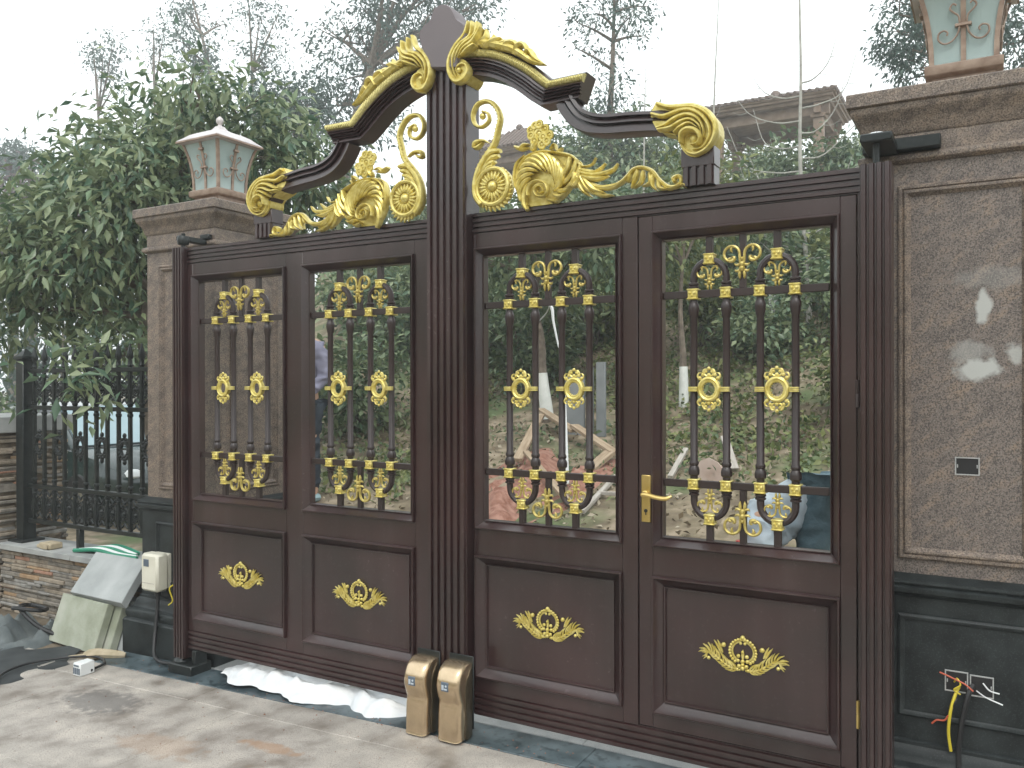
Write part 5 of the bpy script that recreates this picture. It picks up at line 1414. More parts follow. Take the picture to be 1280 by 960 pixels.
tree('broadleaf_tree', 'broad leafy green tree behind the black fence, its branches hanging over the fence', TREES['near'], (-6.75, 2.05, terrain(-6.75, 2.05)), 0.11, 15500, 0.130, 'leaf_a', 11,
     trunk=[(-6.75, 2.05, -0.3), (-6.8, 1.98, 0.9), (-6.85, 1.9, 2.1), (-6.7, 2.0, 3.2), (-6.6, 2.1, 4.2)], aspect=0.36, droop=0.75, clusters=1050, limbs=22)
tree('eucalyptus_tree', 'leftmost of the thin pale trees on the sky line, with a sideways crown', TREES['e1'], (-31.8, 18.9, -0.1), 0.15, 800, 0.16, 'leaf_c', 21, bark='bark', clusters=120, limbs=5)
tree('eucalyptus_tree', 'short thin tree on the sky line, second from the left', TREES['e2'], (-30.9, 20.4, -0.1), 0.13, 420, 0.15, 'leaf_c', 22, bark='bark', clusters=80, limbs=4)
tree('eucalyptus_tree', 'leaning feathery tree on the sky line above the left lantern', TREES['e3'], (-22.6, 17.0, -0.1), 0.15, 1900, 0.16, 'leaf_c', 23, trunk=[(-22.6, 17, -0.3), (-23.2, 17.2, 8), (-24.3, 17.6, 12.5), (-25.6, 17.8, 16.0)], bark='bark', clusters=240, limbs=8)
tree('eucalyptus_tree', 'slim upright tree on the sky line right of the left lantern', TREES['e4'], (-22.6, 18.4, -0.1), 0.13, 1100, 0.15, 'leaf_c', 24, bark='bark', clusters=150, limbs=6)
tree('round_tree', 'bluish bushy tree crown between the left lantern and the arch of the gate', TREES['e4b'], (-16.3, 13.4, -0.1), 0.22, 4200, 0.15, 'leaf_c', 25, clusters=330, limbs=6)
tree('tall_tree', 'large tall tree with loose dark crown behind the crown plaque of the gate', TREES['e5'], (-16.3, 15.0, terrain(-16.3, 15)), 0.30, 7500, 0.155, 'leaf_c', 26, trunk=[(-16.4, 14.6, -0.3), (-16.2, 14.9, 5), (-15.8, 15.4, 9), (-15.0, 16.2, 12.6)], clusters=760, limbs=14)
tree('slender_tree', 'slender ivy clad tree rising behind the right arch of the gate', TREES['e6'], (-7.9, 15.3, terrain(-7.9, 15.3)), 0.12, 2600, 0.115, 'leaf_c', 27, trunk=[(-7.95, 15.3, 4), (-7.9, 15.3, 7.5), (-7.85, 15.4, 9.5), (-7.8, 15.4, 11.5)], bark='bark', clusters=300, limbs=11)
tree('dark_tree', 'dark leaved tree standing behind the right lantern', TREES['e7'], (-0.3, 12.9, terrain(-0.3, 12.9)), 0.15, 5200, 0.105, 'leaf_c', 28, clusters=420, limbs=10)
tree('round_tree', 'dense rounded green tree seen under the right arch of the gate', TREES['e8'], (-7.7, 15.9, terrain(-7.7, 15.9)), 0.2, 9500, 0.17, 'leaf_a', 29, clusters=1100, limbs=7)
tree('broadleaf_tree', 'light green tree seen through the posts of the timber pavilion', TREES['e9'], (-5.7, 21.6, terrain(-5.7, 21.6)), 0.14, 1900, 0.17, 'leaf_d', 30, clusters=380, limbs=6)
tree('umbrella_pine', 'small dark umbrella shaped tree on the left edge of the sky line', [(-40.3, 19.7, 12.1, .9), (-39.6, 19.6, 11.8, .8), (-41.2, 19.8, 11.9, 1.0), (-40.5, 20.2, 12.3, .8), (-39.2, 19.3, 11.6, .5)], (-40.5, 19.7, -0.1), 0.3, 1500, 0.30, 'leaf_c', 31, clusters=170, limbs=4)
tree('purple_bush_tree', 'dull purple leaved tree low on the left edge behind the leafy tree', [(-30.0, 14.2, 7.6, 1.4), (-28.6, 13.8, 7.9, 1.3), (-31.3, 14.4, 7.2, 1.4), (-27.6, 13.6, 7.4, 1.2), (-29.2, 14, 6.4, 1.5), (-32, 14.6, 6, 1.4)], (-29.6, 14.2, -0.1), 0.3, 3800, 0.30, 'leaf_e', 32, clusters=420, limbs=6)
tree('hedge_bush', 'clipped looking green bush at the left edge beyond the slate pillar', [(-10.6, 2.3, 1.35, .42), (-11.2, 2.2, 1.2, .45), (-10.2, 2.6, 1.1, .4), (-11.9, 2.2, 1.25, .45), (-10.8, 2.3, .7, .5), (-11.6, 2.3, .6, .5)], (-10.9, 2.3, -0.1), 0.06, 3200, 0.10, 'leaf_b', 33, clusters=380, limbs=4, cat='bush')

# far hedge of trees that closes the level land on the left
def far_row(x0, y0, x1, y1, n, h, seed):
    r = random.Random(seed)
    for i in range(n):
        t_ = (i + r.uniform(-.2, .2)) / max(1, n - 1)
        x, y = x0 + (x1 - x0) * t_, y0 + (y1 - y0) * t_
        hh = h * r.uniform(.75, 1.15)
        z = terrain(x, y)
        cl = [(x + r.uniform(-1.2, 1.2), y + r.uniform(-.8, .8), z + hh * (.35 + .6 * k / 4), 1.15) for k in range(5)]
        yield cl, (x, y, z)
for i, (cl, b) in enumerate(far_row(-38, 10, -17, 11.5, 8, 3.6, 5)):
    tree('far_tree', 'small bluish tree in the far row beyond the parked car', cl, b, 0.14, 900, 0.30, 'leaf_c', 40 + i, group='far trees beyond the car', clusters=130, limbs=2)

# bushes on the slope behind the gate
rs2 = random.Random(17)
SH = []
for k in range(4):
    cl = [(rs2.uniform(-.5, .5), rs2.uniform(-.4, .4), rs2.uniform(.25, 1.05), rs2.uniform(.28, .42)) for _ in range(8)]
    SH.append((leaf_mesh('foliage', cl, 2600, 0.105, ('leaf_b', 'leaf_a', 'leaf_b', 'leaf_d')[k], 60 + k, 0.45, 0.3, clusters=300), cl))
STEM = []
for k in range(4):
    b = MB()
    for c in SH[k][1]:
        b.tube(smooth2([(0, 0, -0.15), (c[0] * .4, c[1] * .4, c[2] * .5), c[:3]], 7), [0.022, 0.02, 0.017, 0.014, 0.011, 0.008, 0.004], 5)
    STEM.append(b.mesh('stem', 'bark'))
SPOTS = []
for (x, y, s) in [(-6.9, 5.0, 1.0), (-5.3, 6.4, 1.0), (-6.3, 6.9, 1.2), (-7.4, 7.6, 1.3), (-4.9, 7.6, 1.1), (-8.3, 8.6, 1.4), (-5.7, 8.6, 1.3), (-6.9, 9.6, 1.4),
                  (-2.5, 6.9, .9), (-1.3, 7.4, 1.0), (-3.1, 8.4, 1.1), (-1.0, 5.3, .75), (-3.9, 9.4, 1.2), (-2.6, 9.8, 1.2), (-5.0, 10.4, 1.3), (-0.2, 8.6, 1.1), (-2.2, 11.6, 1.3), (-6.2, 11.6, 1.4), (-8.4, 11.4, 1.5), (-4.9, 12.8, 1.4), (-0.9, 11.6, 1.3),
                  (-7.2, 13.2, 1.4), (-3.2, 13.6, 1.4), (-9.8, 10.2, 1.4), (-10.2, 12.6, 1.5), (-1.7, 13.8, 1.3), (-8.9, 14.6, 1.5), (-6.0, 14.8, 1.3), (-4.3, 15.2, 1.3), (-2.6, 15.6, 1.2), (-8.6, 7.4, 1.3), (-9.6, 9.0, 1.4), (-10.8, 10.9, 1.5), (-11.8, 12.6, 1.6), (-3.2, 7.4, .9), (-1.7, 8.6, 1.0)]:
    k = rs2.randrange(4)
    z = terrain(x, y)
    t = thing('slope_bush', ('dense dark leafy bush', 'glossy bright green bush', 'dull green small leaved bush', 'yellowish green bush')[k] + ' growing on the slope behind the gate', 'bush', (x, y, z), 'bushes on the slope')
    t.rotation_euler.z = rs2.uniform(0, 6.28)
    t.scale = (s * rs2.uniform(.95, 1.25), s * rs2.uniform(.95, 1.2), s * rs2.uniform(.85, 1.05))
    link('foliage', SH[k][0], t); link('stem', STEM[k], t)
    SPOTS.append((x, y, s))
# two whitewashed trunks, a bare sapling and thin bare stems
tree('whitewashed_tree', 'crooked young tree with a whitewashed trunk, seen through the third window from the left', [(-4.5, 5.2, 3.2, .5), (-4.0, 5.4, 3.5, .5), (-4.9, 5.0, 3.0, .45), (-4.3, 5.7, 2.9, .5), (-3.7, 5.1, 3.1, .4), (-4.6, 5.6, 3.6, .4)], (-4.37, 5.25, terrain(-4.37, 5.25)), 0.085, 3200, 0.12, 'leaf_b', 71,
     trunk=[(-4.37, 5.25, 0.9), (-4.38, 5.25, 1.25), (-4.44, 5.25, 1.70), (-4.45, 5.25, 2.1), (-4.55, 5.25, 2.6), (-4.6, 5.3, 3.2)], clusters=330, limbs=6, whitewash=(1.2, 1.74))
tree('whitewashed_tree', 'thin young tree with a whitewashed trunk at the left of the wicket window', [(-3.1, 6.0, 3.4, .45), (-2.7, 6.2, 3.7, .45), (-3.4, 6.1, 3.1, .4), (-2.9, 5.8, 3.9, .35)], (-2.95, 5.75, terrain(-2.95, 5.75)), 0.055, 1700, 0.11, 'leaf_d', 72,
     trunk=[(-2.95, 5.75, 1.1), (-2.95, 5.75, 1.8), (-3.0, 5.8, 2.5), (-2.95, 5.85, 3.4)], clusters=190, limbs=4, whitewash=(1.3, 1.80))
bs = thing('bare_sapling', 'pale leafless sapling with long drooping twigs in front of the pavilion', 'tree', (-2.15, 8.25, terrain(-2.15, 8.25)))
tk = [(-2.09, 8.28, 2.2), (-2.09, 8.28, 2.7), (-2.12, 8.28, 3.16), (-2.19, 8.25, 4.52), (-2.18, 8.25, 5.7), (-2.20, 8.25, 7.1), (-2.18, 8.25, 8.1)]
MB().tube(smooth2(tk, 30), [0.044 - 0.040 * i / 29 for i in range(30)], 8).build('trunk', 'bark_pale', bs)
rb = random.Random(8)
for i in range(17):
    z = 2.9 + 2.8 * i / 17
    t_ = np.interp(z, [p[2] for p in tk], [p[0] for p in tk])
    sx = -1 if i % 2 else 1
    L = rb.uniform(0.62, 1.15) * (1 - 0.25 * i / 17)
    dy = rb.uniform(-.35, .35)
    q = [(t_, 8.26, z), (t_ + sx * L * .35, 8.26 + dy * .3, z + 0.02), (t_ + sx * L * .75, 8.26 + dy * .7, z + rb.uniform(.14, .34)), (t_ + sx * L, 8.26 + dy, z + rb.uniform(.42, .75))]
    b = MB().tube(smooth2(q, 12), [0.013 * (1 - 0.75 * k / 11) for k in range(12)], 5)
    s = smooth2(q, 12)
    for k in (5, 8):
        b.tube(smooth2([s[k], (s[k][0] + sx * .10, s[k][1], s[k][2] - .02), (s[k][0] + sx * .22, s[k][1] + .05, s[k][2] + .06)], 6), [0.005, 0.0045, 0.004, 0.0035, 0.003, 0.002], 4)
    b.build('branch', 'bark_pale', bs)
def stem(label, pts, r):
    t = thing('bare_tree', label, 'tree', pts[0])
    MB().tube(smooth2(pts, 16), [r * (1 - .75 * i / 15) for i in range(16)], 6).build('trunk', 'bark_pale', t)
    b = MB()
    s = smooth2(pts, 16)
    for i in range(6, 15):
        sx = 1 if i % 2 else -1
        b.tube(smooth2([s[i], (s[i][0] + sx * .07, s[i][1], s[i][2] + .07), (s[i][0] + sx * .10, s[i][1] + .03, s[i][2] + .20)], 5), [.006, .005, .004, .003, .002], 4)
    b.build('twig', 'bark_pale', t)
stem('thin bare stem rising into the sky left of the pavilion roof', [(-4.05, 10.66, terrain(-4.05, 10.66) - .1), (-4.05, 10.66, 5.5), (-4.02, 10.66, 6.6), (-3.95, 10.66, 8.0)], 0.028)
stem('short thin bare stem standing above the swept rail of the right arch', [(-5.05, 10.07, terrain(-5.05, 10.07) - .1), (-5.05, 10.07, 5.0), (-5.03, 10.07, 6.2), (-5.02, 10.07, 6.85)], 0.022)

# ------------------------------------------------------------------ ground cover and leaf litter
def scatter(name, n, fn, size, matname, seed, flat, aspect):
    r = np.random.RandomState(seed)
    P = []
    while len(P) < n:
        x, y = r.uniform(-9.5, 0.6), 0.7 + 13 * r.rand() ** 1.3
        if x < -5.2 - 0.85 * max(0, y - 1.2) + 0.2: continue
        k = fn(x, y, r)
        for _ in range(k):
            a, b_ = x + r.normal() * .07, y + r.normal() * .07
            P.append((a, b_, terrain(a, b_) + abs(r.normal()) * flat, 0.03))
    return leaf_mesh(name, P[:n], n, size, matname, seed, aspect, 0.0 if flat > 0.02 else 0.1)
def dens_green(x, y, r):
    v = math.sin(1.9 * x + 1.1 * math.sin(1.3 * y)) + math.sin(1.6 * y + 0.8 * x + 1.0) + 0.35 * (y - 4)
    return 6 if r.rand() < sstep(-0.4, 1.6, v) * sstep(2.6, 4.0, y) else 0
tag(link('ground_cover', scatter('ground_cover', 42000, dens_green, 0.075, 'leaf_d', 5, 0.05, 0.55)), kind='stuff')
tag(link('low_weeds', scatter('low_weeds', 9000, lambda x, y, r: 4 if y > 3.3 and r.rand() < .5 else 0, 0.065, 'leaf_b', 6, 0.06, 0.5)), kind='stuff')
tag(link('fallen_leaves', scatter('fallen_leaves', 22000, lambda x, y, r: 1, 0.055, 'litter', 7, 0.006, 0.6)), kind='stuff')
# heap of red clay and building rubbish
b = lumpy(-4.35, -2.95, 2.45, 4.25, 0, 0.20, 40, 33, 0.8, 2.0)
b.v = [(x, y, z + terrain(x, y) - 0.02) for x, y, z in b.v]
tag(b.build('clay_heap', 'clay', recalc=False), kind='stuff')
def plank(label, p0, p1, w, th, m='timber', group='loose timbers on the ground behind the gate', roll=0.0):
    p0, p1 = Vector(p0), Vector(p1)
    d = (p1 - p0); L = d.length; d.normalize()
    o = MB().box(-L / 2, L / 2, -w / 2, w / 2, -th / 2, th / 2, 0.003)
    s = d.cross(Vector((0, 0, 1))).normalized(); u = s.cross(d)
    c = (p0 + p1) / 2
    me = o.mesh('plank', m, smooth=False)
    ob = link('plank', me)
    R3 = Matrix((d, -s, u)).transposed()
    ob.matrix_world = Matrix.Translation(c) @ R3.to_4x4() @ Matrix.Rotation(roll, 4, 'X')
    return tag(ob, label, 'plank', group)
G = lambda x, y, dz: (x, y, terrain(x, y) + dz)
plank('plank sloping down at the left of the timber frame on the red clay heap', G(-4.25, 4.85, .20), G(-3.92, 3.75, .12), .09, .035)
plank('long plank along the back of the timber frame on the red clay', G(-4.33, 5.0, .22), G(-3.68, 4.5, .16), .10, .035)
plank('plank continuing the back of the timber frame towards the right post', G(-3.70, 4.54, .20), G(-3.08, 4.1, .10), .10, .035)
plank('short thick plank end lying at the right of the timber frame', G(-3.12, 4.1, .10), G(-3.15, 3.7, .06), .11, .04)
plank('thin plank lying across the clay below the timber frame', G(-3.80, 3.70, .22), G(-2.98, 2.95, .06), .06, .03)
plank('pale pole lying on bare soil at the right of the clay heap', G(-2.84, 3.60, .05), G(-2.80, 2.80, .05), .04, .035, 'timber_grey')
plank('short pale stick lying level beside the pale pole', G(-2.82, 3.18, .05), G(-2.45, 3.14, .05), .035, .03, 'timber_grey')
plank('thin white stake standing upright in the clay heap', (-3.22, 3.40, terrain(-3.22, 3.4) + .05), (-3.30, 3.50, terrain(-3.3, 3.5) + .80), .028, .02, 'white')
plank('pale stick leaning at the left of the wicket window', G(-2.36, 3.60, .03), G(-2.40, 4.15, .12), .045, .03, 'timber_grey')
plank('splintered white board end leaning behind the torn carton', G(-1.88, 3.85, .03), G(-2.04, 4.1, .24), .07, .02, 'timber_grey')
gb = MB().box(-3.98, -3.74, 4.86, 4.90, terrain(-3.85, 4.88) - 0.02, terrain(-3.85, 4.88) + 0.62, 0.005).box(-3.70, -3.64, 4.85, 4.90, terrain(-3.7, 4.88), terrain(-3.7, 4.88) + 0.72, 0.004).box(-3.60, -3.50, 4.86, 4.90, terrain(-3.6, 4.88), terrain(-3.6, 4.88) + 0.78, 0.004)
tag(gb.build('grey_board', 'grey_board'), 'grey boards standing upright on the slope behind the clay heap', 'boards')
b = MB()
q = [(-0.13, 0), (-0.135, 0.10), (-0.10, 0.17), (-0.03, 0.20), (0.05, 0.16), (0.10, 0.09), (0.12, 0)]
b.prism([(a - 2.0, c + terrain(-2.0, 3.62) - .01) for a, c in q], 3.60, 3.615, 'y')
b.prism([(a * .9 - 1.99, c * .75 + terrain(-2.0, 3.62) - .01) for a, c in q], 3.72, 3.735, 'y')
b.box(-2.12, -1.89, 3.605, 3.73, terrain(-2, 3.62) - .02, terrain(-2, 3.62) + 0.015)
tag(b.build('torn_carton', 'cardboard'), 'torn pinkish carton on the soil seen low in the wicket window', 'carton')
st_ = MB()
pts = smooth2([(-3.74, 3.96, 2.36), (-3.66, 3.96, 2.34), (-3.64, 3.96, 2.20), (-3.60, 3.97, 2.0), (-3.59, 3.97, 1.95)], 16)
st_.loft([[(x - .022 * (1 - i / 20), y, z), (x, y - .006, z + .004), (x + .022 * (1 - i / 20), y, z), (x, y + .006, z - .002)] for i, (x, y, z) in enumerate(pts)])
st_.tube(smooth2([(-3.72, 4.0, 2.40), (-3.9, 4.4, 2.45), (-4.3, 5.1, 2.4), (-4.5, 5.25, 2.3)], 10), 0.008, 5)
tag(st_.build('plastic_strip', 'white'), 'white plastic strip hanging from a twig behind the third window', 'plastic strip')
rg = lumpy(-2.36, -2.26, 7.2, 7.26, 0, .03, 8, 3)
rg.v = [(x, 7.2 + z, terrain(-2.3, 7.0) + .55 + (y - 7.2) * 3.5) for x, y, z in rg.v]
tag(rg.build('white_rag', 'cloth', recalc=False), 'small white rag caught in a bush behind the wicket window', 'rag')

# ------------------------------------------------------------------ pavilions on the hill
def pavilion(label, x0, x1, y0, y1, ze, over, rise):
    cx, cy = (x0 + x1) / 2, (y0 + y1) / 2
    zf = terrain(cx, cy) - 0.05
    t = thing('pavilion', label, 'pavilion', (cx, cy, zf))
    MB().box(x0 + over * .6, x1 - over * .6, y0 + over * .6, y1 - over * .6, zf - 0.8, zf + 0.08, 0.02).build('floor', 'concrete', t)
    for x in (x0 + over, x1 - over):
        for y in (y0 + over, y1 - over):
            MB().box(x - .12, x + .12, y - .12, y + .12, zf + .05, ze - .50, .015).build('column', 'pav_wood', t)
            MB().box(x - .17, x + .17, y - .17, y + .17, ze - .54, ze - .44, .015).build('column_head', 'pav_wood', t)
    b = MB()
    for y in (y0 + over, y1 - over):
        b.box(x0 + over * .4, x1 - over * .4, y - .09, y + .09, ze - .46, ze - .20, .01)
    for x in (x0 + over, x1 - over):
        b.box(x - .085, x + .085, y0 + over * .4, y1 - over * .4, ze - .455, ze - .205, .01)
    b.build('beam', 'pav_wood', t)
    hx_, hy_ = (x1 - x0) / 2, (y1 - y0) / 2
    MB().square([(-.30, ze - .2), (-.14, ze - .19), (-.12, ze - .12), (-.05, ze - .11), (-.04, ze - .05), (0, ze - .045), (0.02, ze)], cx, cy, hx_, hy_).build('eave_moulding', 'pav_wood', t)
    rl = max(0.0, hx_ - hy_)
    ro = MB()
    ro.loft([[(x0 - .03, y0 - .03, ze + .002), (x1 + .03, y0 - .03, ze + .002), (x1 + .03, y1 + .03, ze + .002), (x0 - .03, y1 + .03, ze + .002)],
             [(cx - rl - .02, cy - .02, ze + rise), (cx + rl + .02, cy - .02, ze + rise), (cx + rl + .02, cy + .02, ze + rise), (cx - rl - .02, cy + .02, ze + rise)]])
    roof = ro.build('roof', 'pav_roof', t)
    tl = MB()
    step = 0.17
    for sgn in (-1, 1):
        x = x0 + .05
        while x < x1:
            f = min(1.0, min(x - x0, x1 - x) / hy_ if hy_ else 1)
            f = max(0.05, min(f, 1.0))
            ys, ye = cy + sgn * (hy_ + .05), cy + sgn * hy_ * (1 - f)
            tl.tube([(x, ys, ze + .03), (x, (ys + ye) / 2, ze + .03 + rise * f * .5), (x, ye, ze + .03 + rise * f)], .055, 6)
            x += step
        y = y0 + .05
        while y < y1:
            f = max(0.05, min(1.0, min(y - y0, y1 - y) / hy_))
            xs_, xe = cx + sgn * (hx_ + .05), cx + sgn * (hx_ - hy_ * f)
            tl.tube([(xs_, y, ze + .03), ((xs_ + xe) / 2, y, ze + .03 + rise * f * .5), (xe, y, ze + .03 + rise * f)], .055, 6)
            y += step
    o = tl.build('tile_rows', 'pav_roof', roof); o['kind'] = 'stuff'
    MB().ball((cx, cy, ze + rise + .08), .14, 8, 6).build('finial', 'pav_roof', roof)
    return t
pavilion('timber pavilion with tiled hip roof on the hill left of the right pier', -6.6, -3.27, 18.0, 20.7, 8.60, 0.42, 0.42)
pavilion('distant pavilion whose brown roof peak shows between the gold scrolls', -16.4, -13.2, 21.9, 24.6, 9.75, 0.42, 0.95)

# ------------------------------------------------------------------ parked car beyond the fence
def car(label, loc, rz):
    t = thing('parked_car', label, 'car', loc)
    def P(b):
        return b
    L = []
    # stations along the length: x, half width, z bottom, z belt, bulge
    st = [(-2.15, .70, .42, .80), (-2.05, .80, .30, .90), (-1.5, .86, .24, .95), (-0.6, .87, .22, .95), (0.4, .87, .22, .94), (1.0, .86, .23, .92), (1.6, .84, .26, .84), (2.05, .76, .32, .70), (2.17, .66, .40, .60)]
    rings = []
    for x, w, zb, zt in st:
        zm = (zb + zt) / 2
        rings.append([(x, -w * .86, zb), (x, -w, zb + .14), (x, -w * 1.01, zm + .05), (x, -w * .95, zt - .04), (x, -w * .80, zt), (x, w * .80, zt), (x, w * .95, zt - .04), (x, w * 1.01, zm + .05), (x, w, zb + .14), (x, w * .86, zb)])
    o = MB().loft(rings); me = o.mesh('body', 'car_white', angle=50); link('body', me, t)
    gp_ = [(-1.95, .93), (-1.25, 1.36), (-.35, 1.43), (.30, 1.40), (1.12, .90)]
    rings = []
    for x, z in gp_:
        wb_, wt = .80, .62
        hgt = (z - .88) / .55
        w2 = wb_ - (wb_ - wt) * max(0.05, hgt)
        rings.append([(x, -wb_, .86), (x, -w2, z - .02), (x, -w2 * .8, z), (x, w2 * .8, z), (x, w2, z - .02), (x, wb_, .86)])
    link('glasshouse', MB().loft(rings).mesh('glasshouse', 'car_glass', angle=25), t)
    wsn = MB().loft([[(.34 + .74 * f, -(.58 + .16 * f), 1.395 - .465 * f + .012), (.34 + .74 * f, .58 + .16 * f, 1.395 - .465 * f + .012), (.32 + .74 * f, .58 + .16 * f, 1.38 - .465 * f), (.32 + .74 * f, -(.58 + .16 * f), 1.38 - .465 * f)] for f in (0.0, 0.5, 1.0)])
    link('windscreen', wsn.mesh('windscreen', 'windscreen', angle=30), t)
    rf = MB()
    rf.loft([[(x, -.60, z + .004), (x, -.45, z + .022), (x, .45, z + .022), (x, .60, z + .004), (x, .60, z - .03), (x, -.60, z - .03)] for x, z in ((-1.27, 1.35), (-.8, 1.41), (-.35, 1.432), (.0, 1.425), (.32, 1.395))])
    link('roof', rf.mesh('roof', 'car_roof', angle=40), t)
    for sy in (-1, 1):
        for nm, pts in (('pillar', [(.30, sy * .62, 1.39), (.70, sy * .72, 1.15), (1.14, sy * .81, .90)]), ('pillar', [(-1.25, sy * .62, 1.35), (-1.6, sy * .72, 1.14), (-1.96, sy * .80, .92)]), ('pillar', [(-.38, sy * .635, 1.41), (-.42, sy * .73, 1.16), (-.45, sy * .815, .90)])):
            link(nm, MB().tube(smooth2(pts, 6), .036, 6).mesh(nm, 'car_white'), t)
        link('sill_trim', MB().box(-1.4, 1.05, sy * .885 - .01, sy * .885 + .01, .905, .930).mesh('sill_trim', 'chrome'), t)
        for x in (-.35, .62):
            link('door_handle', MB().box(x - .10, x + .06, sy * .89 - .015, sy * .89 + .015, .76, .79, .005).mesh('door_handle', 'chrome'), t)
        hl = MB().ball((2.02, sy * .58, .62), .14, 10, 6, sz=.6)
        link('headlight', hl.mesh('headlight', 'lamp'), t)
        mr = MB().ball((.95, sy * .96, .98), .10, 8, 6, sz=.65)
        link('wing_mirror', mr.mesh('wing_mirror', 'car_white'), t)
        for x in (-1.38, 1.32):
            wh = MB().lathe([(.20, -.09), (.29, -.10), (.315, -.06), (.315, .06), (.29, .10), (.20, .09)], n=22)
            wh.v = [(x + a, sy * .78 + c, .315 + b_) for a, b_, c in wh.v]
            tyre = link('wheel', wh.mesh('wheel', 'rubber'), t)
            rm = MB().lathe([(.02, -.095), (.19, -.085), (.20, -.06), (.20, .06), (.19, .085), (.02, .095)], n=16)
            rm.v = [(x + a, sy * .78 + c * 1.02, .315 + b_) for a, b_, c in rm.v]
            link('rim', rm.mesh('rim', 'chrome'), tyre)
    link('grille', MB().box(2.13, 2.19, -.42, .42, .40, .55, .01).mesh('grille', 'rubber'), t)
    t.rotation_euler.z = rz
    return t
car('dark car parked beyond the black fence with its windscreen reflecting the sky', (-10.75, 3.95, terrain(-10.75, 3.95)), math.radians(-6))

# ------------------------------------------------------------------ people
def skin(name, joints, edges, m, parent=None, sub=2):
    """one continuous surface grown over a skeleton: joints = {name: (pos, rx, ry)}, first joint is the root"""
    ks = list(joints)
    me = bpy.data.meshes.new(name)
    me.from_pydata([joints[k][0] for k in ks], [(ks.index(a), ks.index(b)) for a, b in edges], [])
    o = bpy.data.objects.new('tmp', me); col.objects.link(o)
    md = o.modifiers.new('s', 'SKIN'); md.use_smooth_shade = True
    for i, k in enumerate(ks):
        me.skin_vertices[0].data[i].radius = (joints[k][1], joints[k][2] if len(joints[k]) > 2 else joints[k][1])
        me.skin_vertices[0].data[i].use_root = (i == 0)
    sb = o.modifiers.new('u', 'SUBSURF'); sb.levels = sub; sb.render_levels = sub
    dg = bpy.context.evaluated_depsgraph_get()
    nm = bpy.data.meshes.new_from_object(o.evaluated_get(dg))
    nm.name = name
    bpy.data.objects.remove(o)
    if m.startswith(('denim', 'shirt')):        # folds in the cloth
        from mathutils import noise
        co = [v.co.copy() for v in nm.vertices]; no = [v.normal.copy() for v in nm.vertices]
        for v, c, n_ in zip(nm.vertices, co, no):
            q = Vector((c.x * 7, c.y * 7, c.z * 13))
            v.co = c + n_ * (0.020 * (1 - 2 * abs(noise.noise(q))) - 0.008 + 0.008 * noise.noise(q * 2.3))
    nm.materials.clear(); nm.materials.append(MT[m]); nm.shade_smooth()
    off = parent_loc(parent)
    nm.transform(Matrix.Translation(-off))
    return link(name, nm, parent)
def chain(names):
    return list(zip(names[:-1], names[1:]))
def hand(J, E, pre, wrist, dirv, side):
    """palm and five fingers, slightly curled"""
    w = Vector(wrist); d = Vector(dirv).normalized()
    s = Vector(side).normalized(); nrm = d.cross(s).normalized()
    palm = w + d * .055
    J[pre + 'palm'] = (tuple(palm), .030, .018); E.append((pre + 'wrist', pre + 'palm'))
    for i, (off, ln) in enumerate(((-.030, .070), (-.010, .080), (.010, .075), (.029, .060))):
        k = palm + d * .035 + s * off
        a = k + d * ln * .5 + nrm * .010
        e = k + d * ln * .86 + nrm * .034
        for q, (p, r_) in enumerate(((k, .0105), (a, .009), (e, .0075))):
            J['%sf%d%d' % (pre, i, q)] = (tuple(p), r_)
        E += [(pre + 'palm', '%sf%d0' % (pre, i)), ('%sf%d0' % (pre, i), '%sf%d1' % (pre, i)), ('%sf%d1' % (pre, i), '%sf%d2' % (pre, i))]
    k = w + d * .030 - s * .030
    a = k + d * .030 - s * .025 + nrm * .012
    e = a + d * .028 - s * .004 + nrm * .010
    for q, (p, r_) in enumerate(((k, .012), (a, .0105), (e, .008))):
        J['%st%d' % (pre, q)] = (tuple(p), r_)
    E += [(pre + 'wrist', pre + 't0'), (pre + 't0', pre + 't1'), (pre + 't1', pre + 't2')]
# standing man behind the left leaf
bx, by = -5.74, 2.80
bz = terrain(bx, by)
pa = thing('person', 'person in violet shirt and dark jeans standing half hidden behind the left leaf', 'person', (bx, by, bz))
V_ = lambda x, y, z: (bx + x, by + y, bz + z)
J = {'pelvis': (V_(0, 0, .98), .15, .11), 'waist': (V_(0, 0, 1.15), .14, .10), 'chest': (V_(0, .01, 1.38), .17, .12), 'neckb': (V_(0, .01, 1.55), .07, .06), 'neck': (V_(0, .0, 1.61), .055), 'jaw': (V_(0, -.02, 1.68), .070, .08), 'head': (V_(0, 0, 1.77), .082, .095), 'crown': (V_(0, .01, 1.85), .055, .06), 'nose': (V_(0, -.115, 1.73), .014)}
E = chain(['pelvis', 'waist', 'chest', 'neckb', 'neck', 'jaw', 'head', 'crown']) + [('head', 'nose')]
for sx, p in ((-1, 'l'), (1, 'r')):
    J.update({p + 'sh': (V_(sx * .19, .01, 1.50), .065), p + 'el': (V_(sx * .24, .04, 1.20), .045), p + 'wrist': (V_(sx * .15, -.15, 1.02), .028),
              p + 'hip': (V_(sx * .10, 0, .92), .10, .10), p + 'knee': (V_(sx * .11, -.02, .52), .062), p + 'ank': (V_(sx * .12, .02, .10), .042), p + 'toe': (V_(sx * .13, -.16, .035), .035)})
    E += [('neckb', p + 'sh'), (p + 'sh', p + 'el'), (p + 'el', p + 'wrist'), ('pelvis', p + 'hip'), (p + 'hip', p + 'knee'), (p + 'knee', p + 'ank'), (p + 'ank', p + 'toe')]
    hand(J, E, p, J[p + 'wrist'][0], (-sx * .6, -.5, -.5), (0, .6, -.6))
skin('body', J, E, 'skin', pa)
